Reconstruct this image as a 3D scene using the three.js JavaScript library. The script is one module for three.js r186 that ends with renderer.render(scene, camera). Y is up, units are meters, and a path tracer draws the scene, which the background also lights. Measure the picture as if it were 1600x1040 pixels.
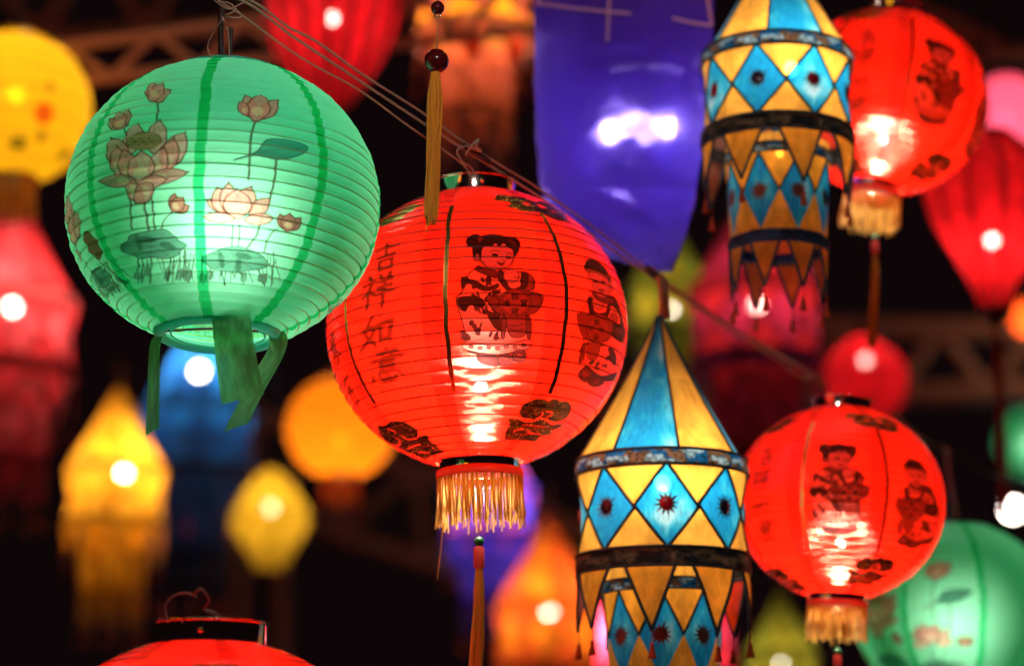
import * as THREE from 'three';
import { mergeGeometries } from 'three/addons/utils/BufferGeometryUtils.js';

// ---------------------------------------------------------------- camera, background, exposure
const scene = new THREE.Scene();
scene.background = new THREE.Color(0.004, 0.0016, 0.002);            // night beyond the lanterns
const F = 3700;                                                       // lens: picture of 1600 x 1040 at this focal length
const camera = new THREE.PerspectiveCamera(2 * Math.atan(520 / F) * 180 / Math.PI, 1600 / 1040, 0.1, 60);
camera.position.set(0, 1.6, 0);
camera.rotation.x = THREE.MathUtils.degToRad(13);
camera.focus = 2.93;
camera.userData.fStop = 1.75;
camera.updateMatrixWorld(true);
const renderer = new THREE.WebGLRenderer({ antialias: true });
renderer.setSize(1024, 665);
renderer.toneMapping = THREE.LinearToneMapping;
renderer.toneMappingExposure = 1;
renderer.shadowMap.enabled = true;

// ---------------------------------------------------------------- helpers
const at = (x, y, d) => new THREE.Vector3((x - 800) / F * d, -(y - 520) / F * d, -d).applyMatrix4(camera.matrixWorld);
const R = THREE.MathUtils.degToRad, PI = Math.PI;
function rng(seed) { let s = seed | 0; return () => { s = (s + 0x6d2b79f5) | 0; let t = Math.imul(s ^ (s >>> 15), 1 | s); t = (t + Math.imul(t ^ (t >>> 7), 61 | t)) ^ t; return ((t ^ (t >>> 14)) >>> 0) / 4294967296; }; }
const hash = (x, y, z) => { let h = Math.imul(x, 374761393) ^ Math.imul(y, 668265263) ^ Math.imul(z, 974634821); h = Math.imul(h ^ (h >>> 13), 1274126177); return ((h ^ (h >>> 16)) >>> 0) / 4294967296; };
function noise(x, y, k = 0) {
  const xi = Math.floor(x), yi = Math.floor(y), fx = x - xi, fy = y - yi, s = fx * fx * (3 - 2 * fx), t = fy * fy * (3 - 2 * fy);
  const a = hash(xi, yi, k), b = hash(xi + 1, yi, k), c = hash(xi, yi + 1, k), d = hash(xi + 1, yi + 1, k);
  return (a + (b - a) * s + (c - a) * t + (a - b - c + d) * s * t) * 2 - 1;
}
const names = {};
function numbered(n) { names[n] = (names[n] ?? -1) + 1; return names[n] ? n + '_' + String(names[n]).padStart(3, '0') : n; }
function thing(name, label, category, pos, group) {
  const g = new THREE.Group();
  g.name = numbered(name); g.userData = { label, category }; if (group) g.userData.group = group;
  if (pos) g.position.copy(pos);
  scene.add(g); return g;
}
function part(name, geo, mat, parent, label) {
  const m = new THREE.Mesh(geo, mat); m.name = name; m.castShadow = m.receiveShadow = true;
  if (label) m.userData.label = label;
  parent.add(m); return m;
}
function copyOf(src, label, pos, scale, turn, group) {
  const c = src.clone(); c.name = numbered(src.name.replace(/_\d+$/, '')); c.userData = { ...src.userData, label };
  if (group) c.userData.group = group;
  c.position.copy(pos); c.scale.setScalar(scale); c.rotation.set(0, turn, 0);
  c.traverse((o) => { if (o.isLight) o.intensity *= scale * scale; });
  scene.add(c); return c;
}
const merge = (list) => mergeGeometries(list.map((g) => { const n = g.index ? g.toNonIndexed() : g; for (const k of Object.keys(n.attributes)) if (!['position', 'normal', 'uv'].includes(k)) n.deleteAttribute(k); return n; }));
const tube = (pts, r, n = 24, k = 6) => new THREE.TubeGeometry(new THREE.CatmullRomCurve3(pts), n, r, k);
const V = (x, y, z) => new THREE.Vector3(x, y, z);
function ring(r, t, y, seg = 72, k = 6) { const g = new THREE.TorusGeometry(r, t, k, seg); g.rotateX(PI / 2); g.translate(0, y, 0); return g; }
function lathe(pts, seg = 64) { return new THREE.LatheGeometry(pts.map(([x, y]) => new THREE.Vector2(x, y)), seg); }
function glow(parent, x, y, z, I, r = 0.018, color = 0xfff1e0, boost = 1) {          // a bulb: glowing mesh and its light
  const m = new THREE.MeshStandardMaterial({ color: 0x222222, emissive: color, emissiveIntensity: 1.1 * boost * I / (PI * r * r) });
  const b = part('bulb', new THREE.SphereGeometry(r, 24, 16), m, parent); b.position.set(x, y, z); b.castShadow = false;
  const l = new THREE.PointLight(color, I); l.name = 'bulb_light'; l.position.set(x, y, z); l.castShadow = true; l.shadow.radius = r / 0.02; parent.add(l);
  return b;
}

// ---------------------------------------------------------------- materials
const lin = (c) => new THREE.Color().setRGB(...c);
const sheer = (c, o = {}) => new THREE.MeshPhysicalMaterial({ color: lin(c), transmission: 1, thickness: 0, roughness: 0.93, specularIntensity: 0.25, side: THREE.DoubleSide, ...o });
const solid = (c, roughness = 0.6, metalness = 0, o = {}) => new THREE.MeshStandardMaterial({ color: lin(c), roughness, metalness, ...o });
function canvasTex(w, h, draw, srgb) {
  const c = document.createElement('canvas'); c.width = w; c.height = h; draw(c.getContext('2d'), w, h);
  const t = new THREE.CanvasTexture(c); if (srgb) t.colorSpace = THREE.SRGBColorSpace; t.wrapS = t.wrapT = THREE.RepeatWrapping; t.anisotropy = 8; return t;
}
function dataTex(w, h, f, srgb) {
  const d = new Uint8Array(w * h * 4);
  for (let y = 0; y < h; y++) for (let x = 0; x < w; x++) { const v = f(x, y), i = (y * w + x) * 4; for (let c = 0; c < 3; c++) d[i + c] = Math.max(0, Math.min(255, Array.isArray(v) ? v[c] : v)); d[i + 3] = 255; }
  const t = new THREE.DataTexture(d, w, h); t.magFilter = t.minFilter = THREE.LinearFilter; t.wrapS = t.wrapT = THREE.RepeatWrapping; if (srgb) t.colorSpace = THREE.SRGBColorSpace; t.needsUpdate = true; return t;
}
// cloth with the blotches and threads of hand dyeing
const dye = (seed, k) => dataTex(256, 256, (x, y) => {
  const u = x / 256, v = y / 256, w = 4;
  const n = noise(u * w * 2, v * w * 2, seed) * 0.5 + noise(u * w * 5, v * w * 5, seed + 1) * 0.3 + noise(u * 60, v * 60, seed + 2) * 0.15 + noise(u * 128, v * 20, seed + 3) * 0.1;
  return 225 + 30 * k * n * 2;
}, true);
const dyeA = dye(3, 1), dyeB = dye(9, 2.2);
const dyeBlue = dataTex(256, 256, (x, y) => { const u = x / 64, v = y / 64, n = noise(u * 1.6, v * 1.3, 81) + 0.55 * noise(u * 4, v * 3, 82) + 0.2 * noise(u * 14, v * 9, 83), k = Math.max(0, Math.min(1, 0.32 + 0.75 * n)), m = 0.9 + 0.12 * noise(u * 30, v * 8, 84); return [(22 + 130 * k * k) * m, (136 + 60 * k) * m, (190 + 20 * k) * m]; }, true);
// fine weft of stretched satin: threads run round the lantern
const weft = dataTex(64, 1024, (x, y) => 127 + 95 * Math.sin(y / 1024 * PI * 2 * 256 + 0.8 * noise(3, y / 24, 5)) + 30 * noise(7, y / 4, 7));
weft.repeat.set(6, 2.5);
const wrinkle = dataTex(256, 256, (x, y) => 128 + 60 * noise(x / 18, y / 40, 21) + 40 * noise(x / 7, y / 9, 22) + 20 * noise(x / 3, y / 3, 23));
const mottle = dataTex(256, 128, (x, y) => { const a = noise(x / 22, y / 16, 61) + 0.5 * noise(x / 9, y / 7, 62), b = noise(x / 14, y / 20, 63), l = 0.75 + 0.35 * noise(x / 5, y / 4, 64); return a > 0.5 ? [140 * l, 175 * l, 190 * l] : b > 0.28 ? [112 * l, 84 * l, 62 * l] : [20 * l, 88 * l, 140 * l]; }, true);
const mottleDark = dataTex(256, 128, (x, y) => { const a = noise(x / 26, y / 18, 71) + 0.5 * noise(x / 8, y / 7, 72), l = 0.8 + 0.3 * noise(x / 5, y / 4, 74); return a > 0.3 ? [150 * l, 128 * l, 104 * l] : a > -0.1 ? [92 * l, 84 * l, 78 * l] : [44 * l, 52 * l, 66 * l]; }, true);
const chrome = solid([0.78, 0.74, 0.7], 0.09, 1), brass = solid([0.7, 0.5, 0.18], 0.25, 1), black = solid([0.012, 0.011, 0.012], 0.35), white = solid([0.7, 0.68, 0.62], 0.5);
const darkRed = solid([0.05, 0.004, 0.006], 0.12), gold = sheer([0.72, 0.4, 0.045], { transmission: 0.42, roughness: 0.8, specularIntensity: 0.6 });
const goldFoil = solid([0.75, 0.52, 0.13], 0.32, 1, { bumpMap: wrinkle, bumpScale: 0.0012 });
const orangeThread = sheer([0.85, 0.4, 0.03], { transmission: 0.5, roughness: 0.9 });
const cordMat = solid([0.3, 0.12, 0.04], 0.7), wireMat = solid([0.27, 0.16, 0.13], 0.28), wood = solid([0.05, 0.012, 0.008], 0.4);

// ---------------------------------------------------------------- drawings printed on the globes
// A drawing is made flat, in units of the globe's seen size, and laid on the globe's gores (angle round it, angle up it).
class Print {
  constructor(w, h, globe, base, paperQ) {
    this.w = w; this.h = h; this.g = globe; this.base = base; this.paperQ = paperQ;
    this.c = document.createElement('canvas'); this.c.width = w; this.c.height = h; this.x = this.c.getContext('2d');
    this.q = document.createElement('canvas'); this.q.width = w; this.q.height = h; this.y = this.q.getContext('2d');
    this.x.fillStyle = base; this.x.fillRect(0, 0, w, h); this.y.fillStyle = paperQ; this.y.fillRect(0, 0, w, h);
    this.yaw = 0; this.f = (x, y) => [x, y];
    for (const c of [this.x, this.y]) { c.lineCap = 'round'; c.lineJoin = 'round'; }
  }
  frame(ox, oy, s, yaw = 0) { this.f = (x, y) => [ox + x / s, oy + y / s]; this.yaw = yaw; return this; }
  pt(x, y) {
    const [px, py] = this.f(x, y), { a, b, e, f0, f1, cx, cy } = this.g, X = px - cx, Y = cy - py;
    let lo = f0, hi = f1, th = 0;
    for (let i = 0; i < 26; i++) {
      const m = (lo + hi) / 2; th = Math.asin(Math.max(-1, Math.min(1, X / (a * Math.cos(m)))));
      if (b * Math.sin(m) * Math.cos(e) + a * Math.cos(m) * Math.cos(th) * Math.sin(e) < Y) lo = m; else hi = m;
    }
    return this.ang(th + this.yaw, (lo + hi) / 2);
  }
  ang(th, ph) { let u = th / (2 * PI) + 0.5; return [u * this.w, (1 - (ph - this.g.f0) / (this.g.f1 - this.g.f0)) * this.h]; }
  path(c, P, close, smooth, dx) {
    c.beginPath();
    const n = P.length, at = (i) => { const p = P[(i + 2 * n) % n]; return [p[0] + dx, p[1]]; };
    if (!smooth) { for (let i = 0; i < n; i++) c[i ? 'lineTo' : 'moveTo'](...at(i)); if (close) c.closePath(); return; }
    const get = (k) => close ? at(k) : at(Math.max(0, Math.min(n - 1, k)));
    c.moveTo(...get(0));
    for (let k = 0; k < (close ? n : n - 1); k++) {
      const a = get(k - 1), b = get(k), d = get(k + 1), e = get(k + 2);
      c.bezierCurveTo(b[0] + (d[0] - a[0]) / 6, b[1] + (d[1] - a[1]) / 6, d[0] - (e[0] - b[0]) / 6, d[1] - (e[1] - b[1]) / 6, d[0], d[1]);
    }
    if (close) c.closePath();
  }
  // pts: [x, y, x, y ...]; o: f fill, s stroke, w width, q property colour (through, roughness, metal), open, sharp
  pen(pts, o) {
    const P = []; for (let i = 0; i < pts.length; i += 2) P.push(this.pt(pts[i], pts[i + 1]));
    for (const dx of [0, -this.w, this.w]) for (const [c, isQ] of [[this.x, 0], [this.y, 1]]) {
      this.path(c, P, !o.open, !o.sharp, dx);
      if (o.f) { c.fillStyle = isQ ? o.q ?? 'rgb(90,200,0)' : o.f; c.fill(); }
      if (o.s) { c.lineWidth = o.w ?? 2; c.strokeStyle = isQ ? o.sq ?? (o.f ? 'rgb(20,200,0)' : o.q ?? 'rgb(30,200,0)') : o.s; c.stroke(); }
    }
    return this;
  }
  oval(x, y, rx, ry, o, tilt = 0) { const p = []; for (let i = 0; i < 12; i++) { const a = i / 12 * 2 * PI, c = Math.cos(a) * rx, s = Math.sin(a) * ry; p.push(x + c * Math.cos(tilt) - s * Math.sin(tilt), y + c * Math.sin(tilt) + s * Math.cos(tilt)); } return this.pen(p, o); }
  strokes(list, ox, oy, k, o) { for (const st of list) { const p = st.map((v, i) => i % 2 ? oy + v * k : ox + v * k); this.pen(p, { ...o, open: true }); } return this; }
  band(th, w0, f0, f1, color, q) { const [x0, y1] = this.ang(th - w0, f0), [x1, y0] = this.ang(th + w0, f1); for (const dx of [0, -this.w, this.w]) { this.x.fillStyle = color; this.x.fillRect(x0 + dx, y0, x1 - x0, y1 - y0); if (q) { this.y.fillStyle = q; this.y.fillRect(x0 + dx, y0, x1 - x0, y1 - y0); } } }
  fibres(n, seed, alpha, a = '255,255,255', b = '0,0,0') {
    const r = rng(seed);
    for (let i = 0; i < n; i++) { const x = r() * this.w, y = r() * this.h, l = 4 + r() * 30; this.x.strokeStyle = `rgba(${r() < 0.5 ? a : b},${alpha * r()})`; this.x.lineWidth = 0.6 + r() * 1.6; this.x.beginPath(); this.x.moveTo(x, y); this.x.lineTo(x + l, y + (r() - 0.5) * 4); this.x.stroke(); }
  }
  textures() {
    const mk = (c, s) => { const t = new THREE.CanvasTexture(c); if (s) t.colorSpace = THREE.SRGBColorSpace; t.wrapS = THREE.RepeatWrapping; return t; };
    return [mk(this.c, true), mk(this.q)];
  }
}
// Chinese characters as brush strokes on a 100 x 100 square
const CH = {
  ji: [[12, 20, 88, 14], [50, 2, 50, 44], [24, 46, 78, 42], [28, 60, 30, 92], [28, 60, 72, 57, 70, 90], [30, 90, 70, 88]],
  xiang: [[20, 2, 26, 10], [6, 26, 38, 20, 8, 62], [24, 44, 22, 98], [28, 48, 38, 58], [54, 4, 60, 16], [84, 2, 74, 18], [48, 24, 92, 20], [50, 42, 90, 38], [42, 62, 98, 56], [70, 22, 68, 100]],
  ru: [[28, 0, 10, 52, 46, 94], [44, 34, 30, 68, 0, 98], [0, 40, 52, 33], [58, 30, 62, 84], [58, 30, 94, 26, 90, 82], [62, 80, 90, 78]],
  yi: [[48, 0, 54, 8], [22, 14, 80, 10], [36, 18, 40, 28], [66, 16, 60, 28], [6, 34, 96, 28], [30, 42, 32, 70], [30, 42, 72, 39, 70, 68], [32, 55, 70, 53], [32, 69, 70, 67], [12, 78, 8, 94], [28, 76, 38, 98, 74, 96, 78, 84], [50, 74, 56, 84], [84, 72, 94, 84]],
  zhao: [[4, 26, 40, 22], [24, 2, 24, 92, 12, 82], [4, 66, 40, 50], [48, 10, 92, 8, 84, 44, 74, 40], [68, 10, 48, 46], [54, 56, 56, 96], [54, 56, 90, 54, 88, 94], [56, 92, 88, 90]],
  cai: [[8, 8, 8, 68], [8, 8, 42, 8, 42, 68], [8, 28, 42, 28], [8, 48, 42, 48], [8, 68, 42, 68], [16, 74, 4, 98], [34, 74, 44, 96], [50, 28, 98, 24], [78, 2, 78, 94, 64, 86], [76, 30, 50, 74]],
  jin: [[8, 8, 16, 18], [4, 38, 22, 36, 12, 78], [2, 82, 24, 78, 96, 94], [48, 4, 32, 44], [44, 26, 44, 78], [64, 4, 70, 16], [44, 26, 92, 24], [44, 42, 88, 41], [44, 58, 88, 57], [44, 76, 94, 74], [66, 26, 66, 76]],
  bao: [[48, 0, 52, 8], [8, 12, 6, 26], [8, 12, 94, 12, 90, 24], [16, 28, 46, 28], [16, 40, 46, 40], [30, 28, 30, 50], [54, 28, 86, 28], [58, 40, 84, 40], [70, 28, 70, 50], [24, 56, 24, 84], [24, 56, 76, 56, 76, 84], [24, 66, 76, 66], [24, 75, 76, 75], [24, 85, 76, 85], [36, 88, 18, 100], [62, 88, 82, 100]],
  huang: [[16, 12, 84, 10], [36, 0, 36, 24], [64, 0, 64, 24], [4, 28, 96, 26], [22, 38, 22, 74], [22, 38, 78, 38, 78, 74], [22, 56, 78, 56], [22, 74, 78, 74], [50, 28, 50, 74], [36, 80, 16, 98], [62, 80, 84, 98]],
  gold: [[50, 0, 4, 44], [50, 0, 96, 44], [28, 42, 72, 40], [16, 62, 84, 60], [50, 42, 50, 92], [30, 70, 36, 84], [70, 68, 62, 84], [6, 94, 94, 92]],
};
const INK = '#1a0303', INKR = '#5a0a08';

// ---- red globe: characters, girl, boy, foil emblems
const RG = { a: 235, b: 226, e: R(12.5), f0: R(-74), f1: R(74), cx: 741, cy: 501 };
const red = new Print(2048, 1024, RG, '#f2301f', 'rgb(255,80,0)');
red.fibres(5000, 11, 0.07, '255,150,120', '120,0,0');
const STR = [-56, -10.5, 35, 80, 125, 170, 215, 260].map(R);
for (const t of STR) red.band(t + R(-4.6), R(4.4), R(-74), R(74), 'rgba(150,4,2,0.62)');
function brushChars(p, list, yaw) {
  for (const [ch, x, y, k, sl] of list) {
    p.f = (u, v) => [x + u * k + (v - 50) * sl, y + v * k - (u - 50) * 0.10]; p.yaw = yaw;
    for (const st of CH[ch]) p.pen(st, { open: true, s: '#4a0805', w: 10, q: 'rgb(50,180,0)', sharp: 1 });
    for (const st of CH[ch]) p.pen(st, { open: true, s: '#a82808', w: 6.8, q: 'rgb(135,150,0)', sharp: 1 });
  }
}
function girl(p, yaw) {
  p.frame(700, 340, 4.333, yaw);
  const o = { f: '#c23226', s: INK, w: 1.8, q: 'rgb(150,170,0)' }, r = rng(4);
  p.pen([205, 320, 150, 350, 120, 410, 95, 480, 62, 515, 80, 600, 105, 700, 118, 800, 118, 850, 200, 880, 330, 885, 430, 868, 512, 848, 514, 780, 500, 650, 560, 430, 540, 380, 480, 345, 330, 350], { f: '#f0604a', s: INK, w: 2.2, q: 'rgb(235,150,0)' });
  // brocade of the robe
  for (let i = 0; i < 150; i++) {
    const x = 85 + r() * 250, y = 380 + r() * 400, m = noise(x / 60, y / 55, 31);
    if (m < -0.02 || (x - 60 < (780 - y) * 0.1)) continue;
    p.oval(x, y, 8 + r() * 22, 5 + r() * 15, { f: r() < 0.6 ? '#2a0605' : '#5a0e0a', q: 'rgb(60,190,0)' }, r() * 3);
  }
  p.pen([70, 515, 130, 500, 210, 510, 245, 545, 220, 580, 150, 560, 120, 600, 85, 580], { f: '#240505', q: 'rgb(30,190,0)' });
  p.pen([130, 390, 190, 400, 260, 440, 330, 420, 320, 455, 240, 470, 160, 430], { f: '#3a0806', q: 'rgb(40,190,0)' });
  p.pen([120, 800, 330, 830, 512, 790, 512, 848, 330, 885, 120, 850], { f: '#e2402e', s: INK, w: 2, q: 'rgb(220,160,0)' });
  for (let i = 0; i < 7; i++) p.oval(150 + i * 55, 838 + (i % 2) * 6 - Math.abs(i - 3) * 3, 14, 12, { f: '#8e1610', s: INK, w: 1.5 });
  p.pen([120, 850, 200, 878, 330, 886, 430, 870, 512, 850], { s: INK, w: 3.6, open: true });
  // shoes
  p.pen([190, 880, 300, 890, 330, 940, 290, 960, 200, 930], { f: '#3a0a08', s: INK, w: 2 });
  p.oval(365, 920, 50, 36, { f: '#74120d', s: INK, w: 2.4 }); p.oval(450, 895, 44, 40, { f: '#6a100c', s: INK, w: 2.4 });
  p.oval(365, 918, 24, 15, { s: INK, w: 1.6, f: '#a01d14' }); p.oval(452, 890, 22, 16, { s: INK, w: 1.6, f: '#a01d14' });
  // lower lap, ribbons
  p.pen([380, 640, 500, 640, 490, 760, 400, 765], { f: '#a31d12', s: INKR, w: 2 }); p.pen([395, 690, 440, 700, 485, 688], { s: INK, w: 1.6, open: true }); p.pen([400, 720, 440, 735, 482, 720], { s: INK, w: 1.6, open: true });
  p.pen([500, 650, 528, 650, 528, 770, 504, 772], { f: '#6d0f0b', s: INK, w: 1.6 }); p.pen([345, 640, 375, 650, 360, 770, 340, 770], { f: '#6d0f0b', s: INK, w: 1.6 });
  p.pen([250, 600, 330, 640, 340, 730, 290, 700], { f: '#3a0806', q: 'rgb(50,190,0)' });
  // sleeve and fist
  p.oval(515, 412, 42, 60, { f: '#a31f16', s: INK, w: 2 }, -0.2);
  p.pen([325, 350, 360, 340, 400, 450, 470, 440, 480, 350, 520, 360, 510, 440, 460, 480, 390, 470, 340, 410], { f: '#2c0a18', s: INK, w: 1.8, q: 'rgb(60,190,0)' });
  p.oval(412, 372, 50, 46, { f: '#dd5a55', s: INKR, w: 1.8, q: 'rgb(200,170,0)' });
  p.pen([420, 330, 450, 320, 470, 345], { s: INKR, w: 1.6, open: true }); p.pen([430, 385, 455, 378, 470, 395], { s: INKR, w: 1.6, open: true });
  // ingot with four characters
  p.pen([255, 505, 340, 500, 440, 470, 540, 480, 614, 505, 590, 585, 520, 630, 350, 625, 285, 580], { f: '#9c170e', s: INK, w: 2.2 });
  p.oval(560, 530, 40, 50, { f: '#8a130d', s: INK, w: 1.8 }); p.oval(300, 545, 32, 40, { f: '#7a100b', s: INK, w: 1.8 });
  p.oval(435, 552, 102, 92, { f: '#a81c11', s: INKR, w: 2 }); p.oval(435, 552, 88, 80, { s: INKR, w: 1.6, f: '#b92313' });
  for (const [c, x, y] of [['zhao', 410, 484], ['cai', 408, 580], ['jin', 355, 528], ['bao', 465, 528]]) p.strokes(CH[c], x, y, 0.48, { s: INK, w: 1.9, q: 'rgb(20,190,0)' });
  // head
  p.pen([205, 300, 260, 320, 330, 345, 318, 385, 250, 362, 190, 330], { f: '#5a0d0a', s: INK, w: 1.8 });
  p.oval(322, 232, 112, 96, { f: '#d9535a', s: INKR, w: 2, q: 'rgb(200,170,0)' });
  p.oval(198, 242, 22, 28, { f: '#d0484c', s: INKR, w: 2 });
  p.pen([176, 240, 170, 170, 186, 118, 240, 92, 320, 86, 400, 105, 462, 130, 470, 190, 440, 240, 432, 195, 400, 178, 372, 150, 340, 168, 320, 148, 290, 172, 258, 165, 232, 190, 222, 262, 205, 215], { f: '#0e0203', q: 'rgb(0,190,0)' });
  p.oval(182, 128, 54, 44, { f: '#0e0203', q: 'rgb(0,190,0)' }, -0.4); p.oval(442, 150, 34, 44, { f: '#0e0203', q: 'rgb(0,190,0)' }, -0.5);
  p.pen([205, 100, 240, 110, 215, 140], { f: '#7a120d' }); p.pen([400, 118, 440, 140, 452, 180, 425, 150], { f: '#5a0d0a' });
  for (const [x, y] of [[314, 228], [400, 246]]) { p.oval(x, y, 19, 10, { f: '#150303', q: 'rgb(0,190,0)' }, 0.15); }
  p.pen([286, 208, 315, 198, 340, 208], { s: INK, w: 1.8, open: true }); p.pen([385, 222, 405, 216, 422, 228], { s: INK, w: 1.8, open: true });
  p.pen([358, 262, 372, 276, 384, 262], { s: INKR, w: 1.5, open: true });
  p.pen([326, 280, 350, 284, 372, 284, 352, 304], { f: '#8c1210', s: INKR, w: 1.5 });
  p.pen([230, 265, 260, 310, 325, 330, 400, 318, 432, 270], { s: INKR, w: 2, open: true });
}
function boy(p, yaw) {
  p.frame(870, 380, 4.333, yaw);
  const r = rng(8), K = { q: 'rgb(20,190,0)' };
  p.pen([200, 330, 345, 330, 400, 420, 432, 580, 400, 720, 375, 870, 250, 900, 140, 820, 140, 680, 120, 480, 160, 380], { f: '#e8402c', s: INKR, w: 1.6, q: 'rgb(235,150,0)' });
  p.pen([300, 370, 360, 335, 395, 420, 412, 500, 430, 590, 400, 640, 330, 600, 335, 520, 390, 520, 380, 430], { f: '#180a1a', s: INK, w: 1.6, ...K });
  p.oval(346, 482, 30, 36, { f: '#c23020', s: INKR, w: 1.8 }); p.oval(378, 575, 24, 30, { f: '#4a1018', s: INK, w: 1.6 });
  for (let i = 0; i < 46; i++) { const x = 160 + r() * 200, y = 650 + r() * 190; if (noise(x / 40, y / 40, 41) > 0) p.oval(x, y, 6 + r() * 18, 5 + r() * 12, { f: r() < 0.6 ? '#250606' : '#6a100c', q: 'rgb(50,190,0)' }, r() * 3); }
  p.pen([160, 660, 240, 660, 220, 750, 160, 750], { f: '#a5200f', s: INKR, w: 1.6 }); p.pen([120, 660, 145, 660, 120, 770, 98, 760], { f: '#6d0f0b', s: INK, w: 1.5 });
  p.pen([300, 690, 340, 690, 360, 790, 330, 790], { f: '#2e0707', q: 'rgb(30,190,0)' });
  p.pen([150, 800, 250, 870, 370, 850, 350, 900, 260, 900, 150, 850], { f: '#35080a', s: INK, w: 2, ...K });
  p.oval(140, 858, 44, 46, { f: '#4c0b0a', s: INK, w: 2.2 }); p.oval(215, 905, 58, 36, { f: '#3a0809', s: INK, w: 2.2 }); p.oval(140, 855, 22, 26, { s: '#2a0505', w: 1.5, f: '#8a160f' }); p.oval(222, 905, 26, 16, { s: '#2a0505', w: 1.5, f: '#8a160f' });
  p.pen([175, 350, 205, 350, 210, 430, 260, 450, 300, 430, 310, 350, 330, 380, 300, 470, 200, 470, 178, 420], { f: '#1e0810', s: INK, w: 1.6, ...K });
  p.oval(245, 375, 42, 46, { f: '#d24a46', s: INKR, w: 1.6, q: 'rgb(200,170,0)' });
  p.pen([100, 455, 170, 460, 240, 450, 320, 490, 335, 560, 300, 630, 200, 640, 130, 600, 105, 530], { f: '#97160d', s: INK, w: 2 });
  p.oval(235, 560, 78, 84, { f: '#ae1f12', s: INKR, w: 2 });
  for (const [c, x, y] of [['huang', 205, 486], ['gold', 195, 585]]) p.strokes(CH[c], x, y, 0.45, { s: INK, w: 1.8, q: 'rgb(20,190,0)' });
  p.strokes(CH.cai, 170, 530, 0.36, { s: INK, w: 1.5 }); p.strokes(CH.jin, 240, 540, 0.36, { s: INK, w: 1.5 });
  p.pen([205, 300, 260, 345, 345, 330, 360, 370, 290, 380, 220, 345], { f: '#5a0d0a', s: INK, w: 1.6 });
  p.pen([182, 190, 210, 170, 320, 190, 345, 240, 345, 290, 290, 338, 240, 325, 210, 280, 205, 230], { f: '#d4484c', s: INKR, w: 2, q: 'rgb(200,170,0)' });
  p.pen([160, 130, 175, 90, 215, 78, 260, 95, 300, 135, 330, 205, 265, 175, 175, 150], { f: '#140818', s: INK, w: 2, ...K });
  p.pen([165, 145, 240, 150, 335, 195, 330, 215, 240, 175, 175, 170], { f: '#a04010', s: INKR, w: 1.5 });
  p.pen([315, 195, 335, 210, 325, 240], { f: '#120304', ...K });
  p.oval(233, 232, 14, 9, { f: '#150303', ...K }); p.oval(285, 236, 14, 9, { f: '#150303', ...K }, 0.2); p.pen([250, 285, 270, 283, 285, 292, 270, 306], { f: '#96140f', s: INKR, w: 1.4 });
  p.pen([235, 100, 250, 140], { s: '#8a3a10', w: 1.6, open: true }); p.pen([200, 70, 215, 60, 230, 78], { s: INKR, w: 1.4, open: true });
}
const FOIL = { f: '#d9b23c', q: 'rgb(0,80,255)' }, HOLE = { s: '#f2301f', w: 6, open: true, q: 'rgb(255,80,0)' };
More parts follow.
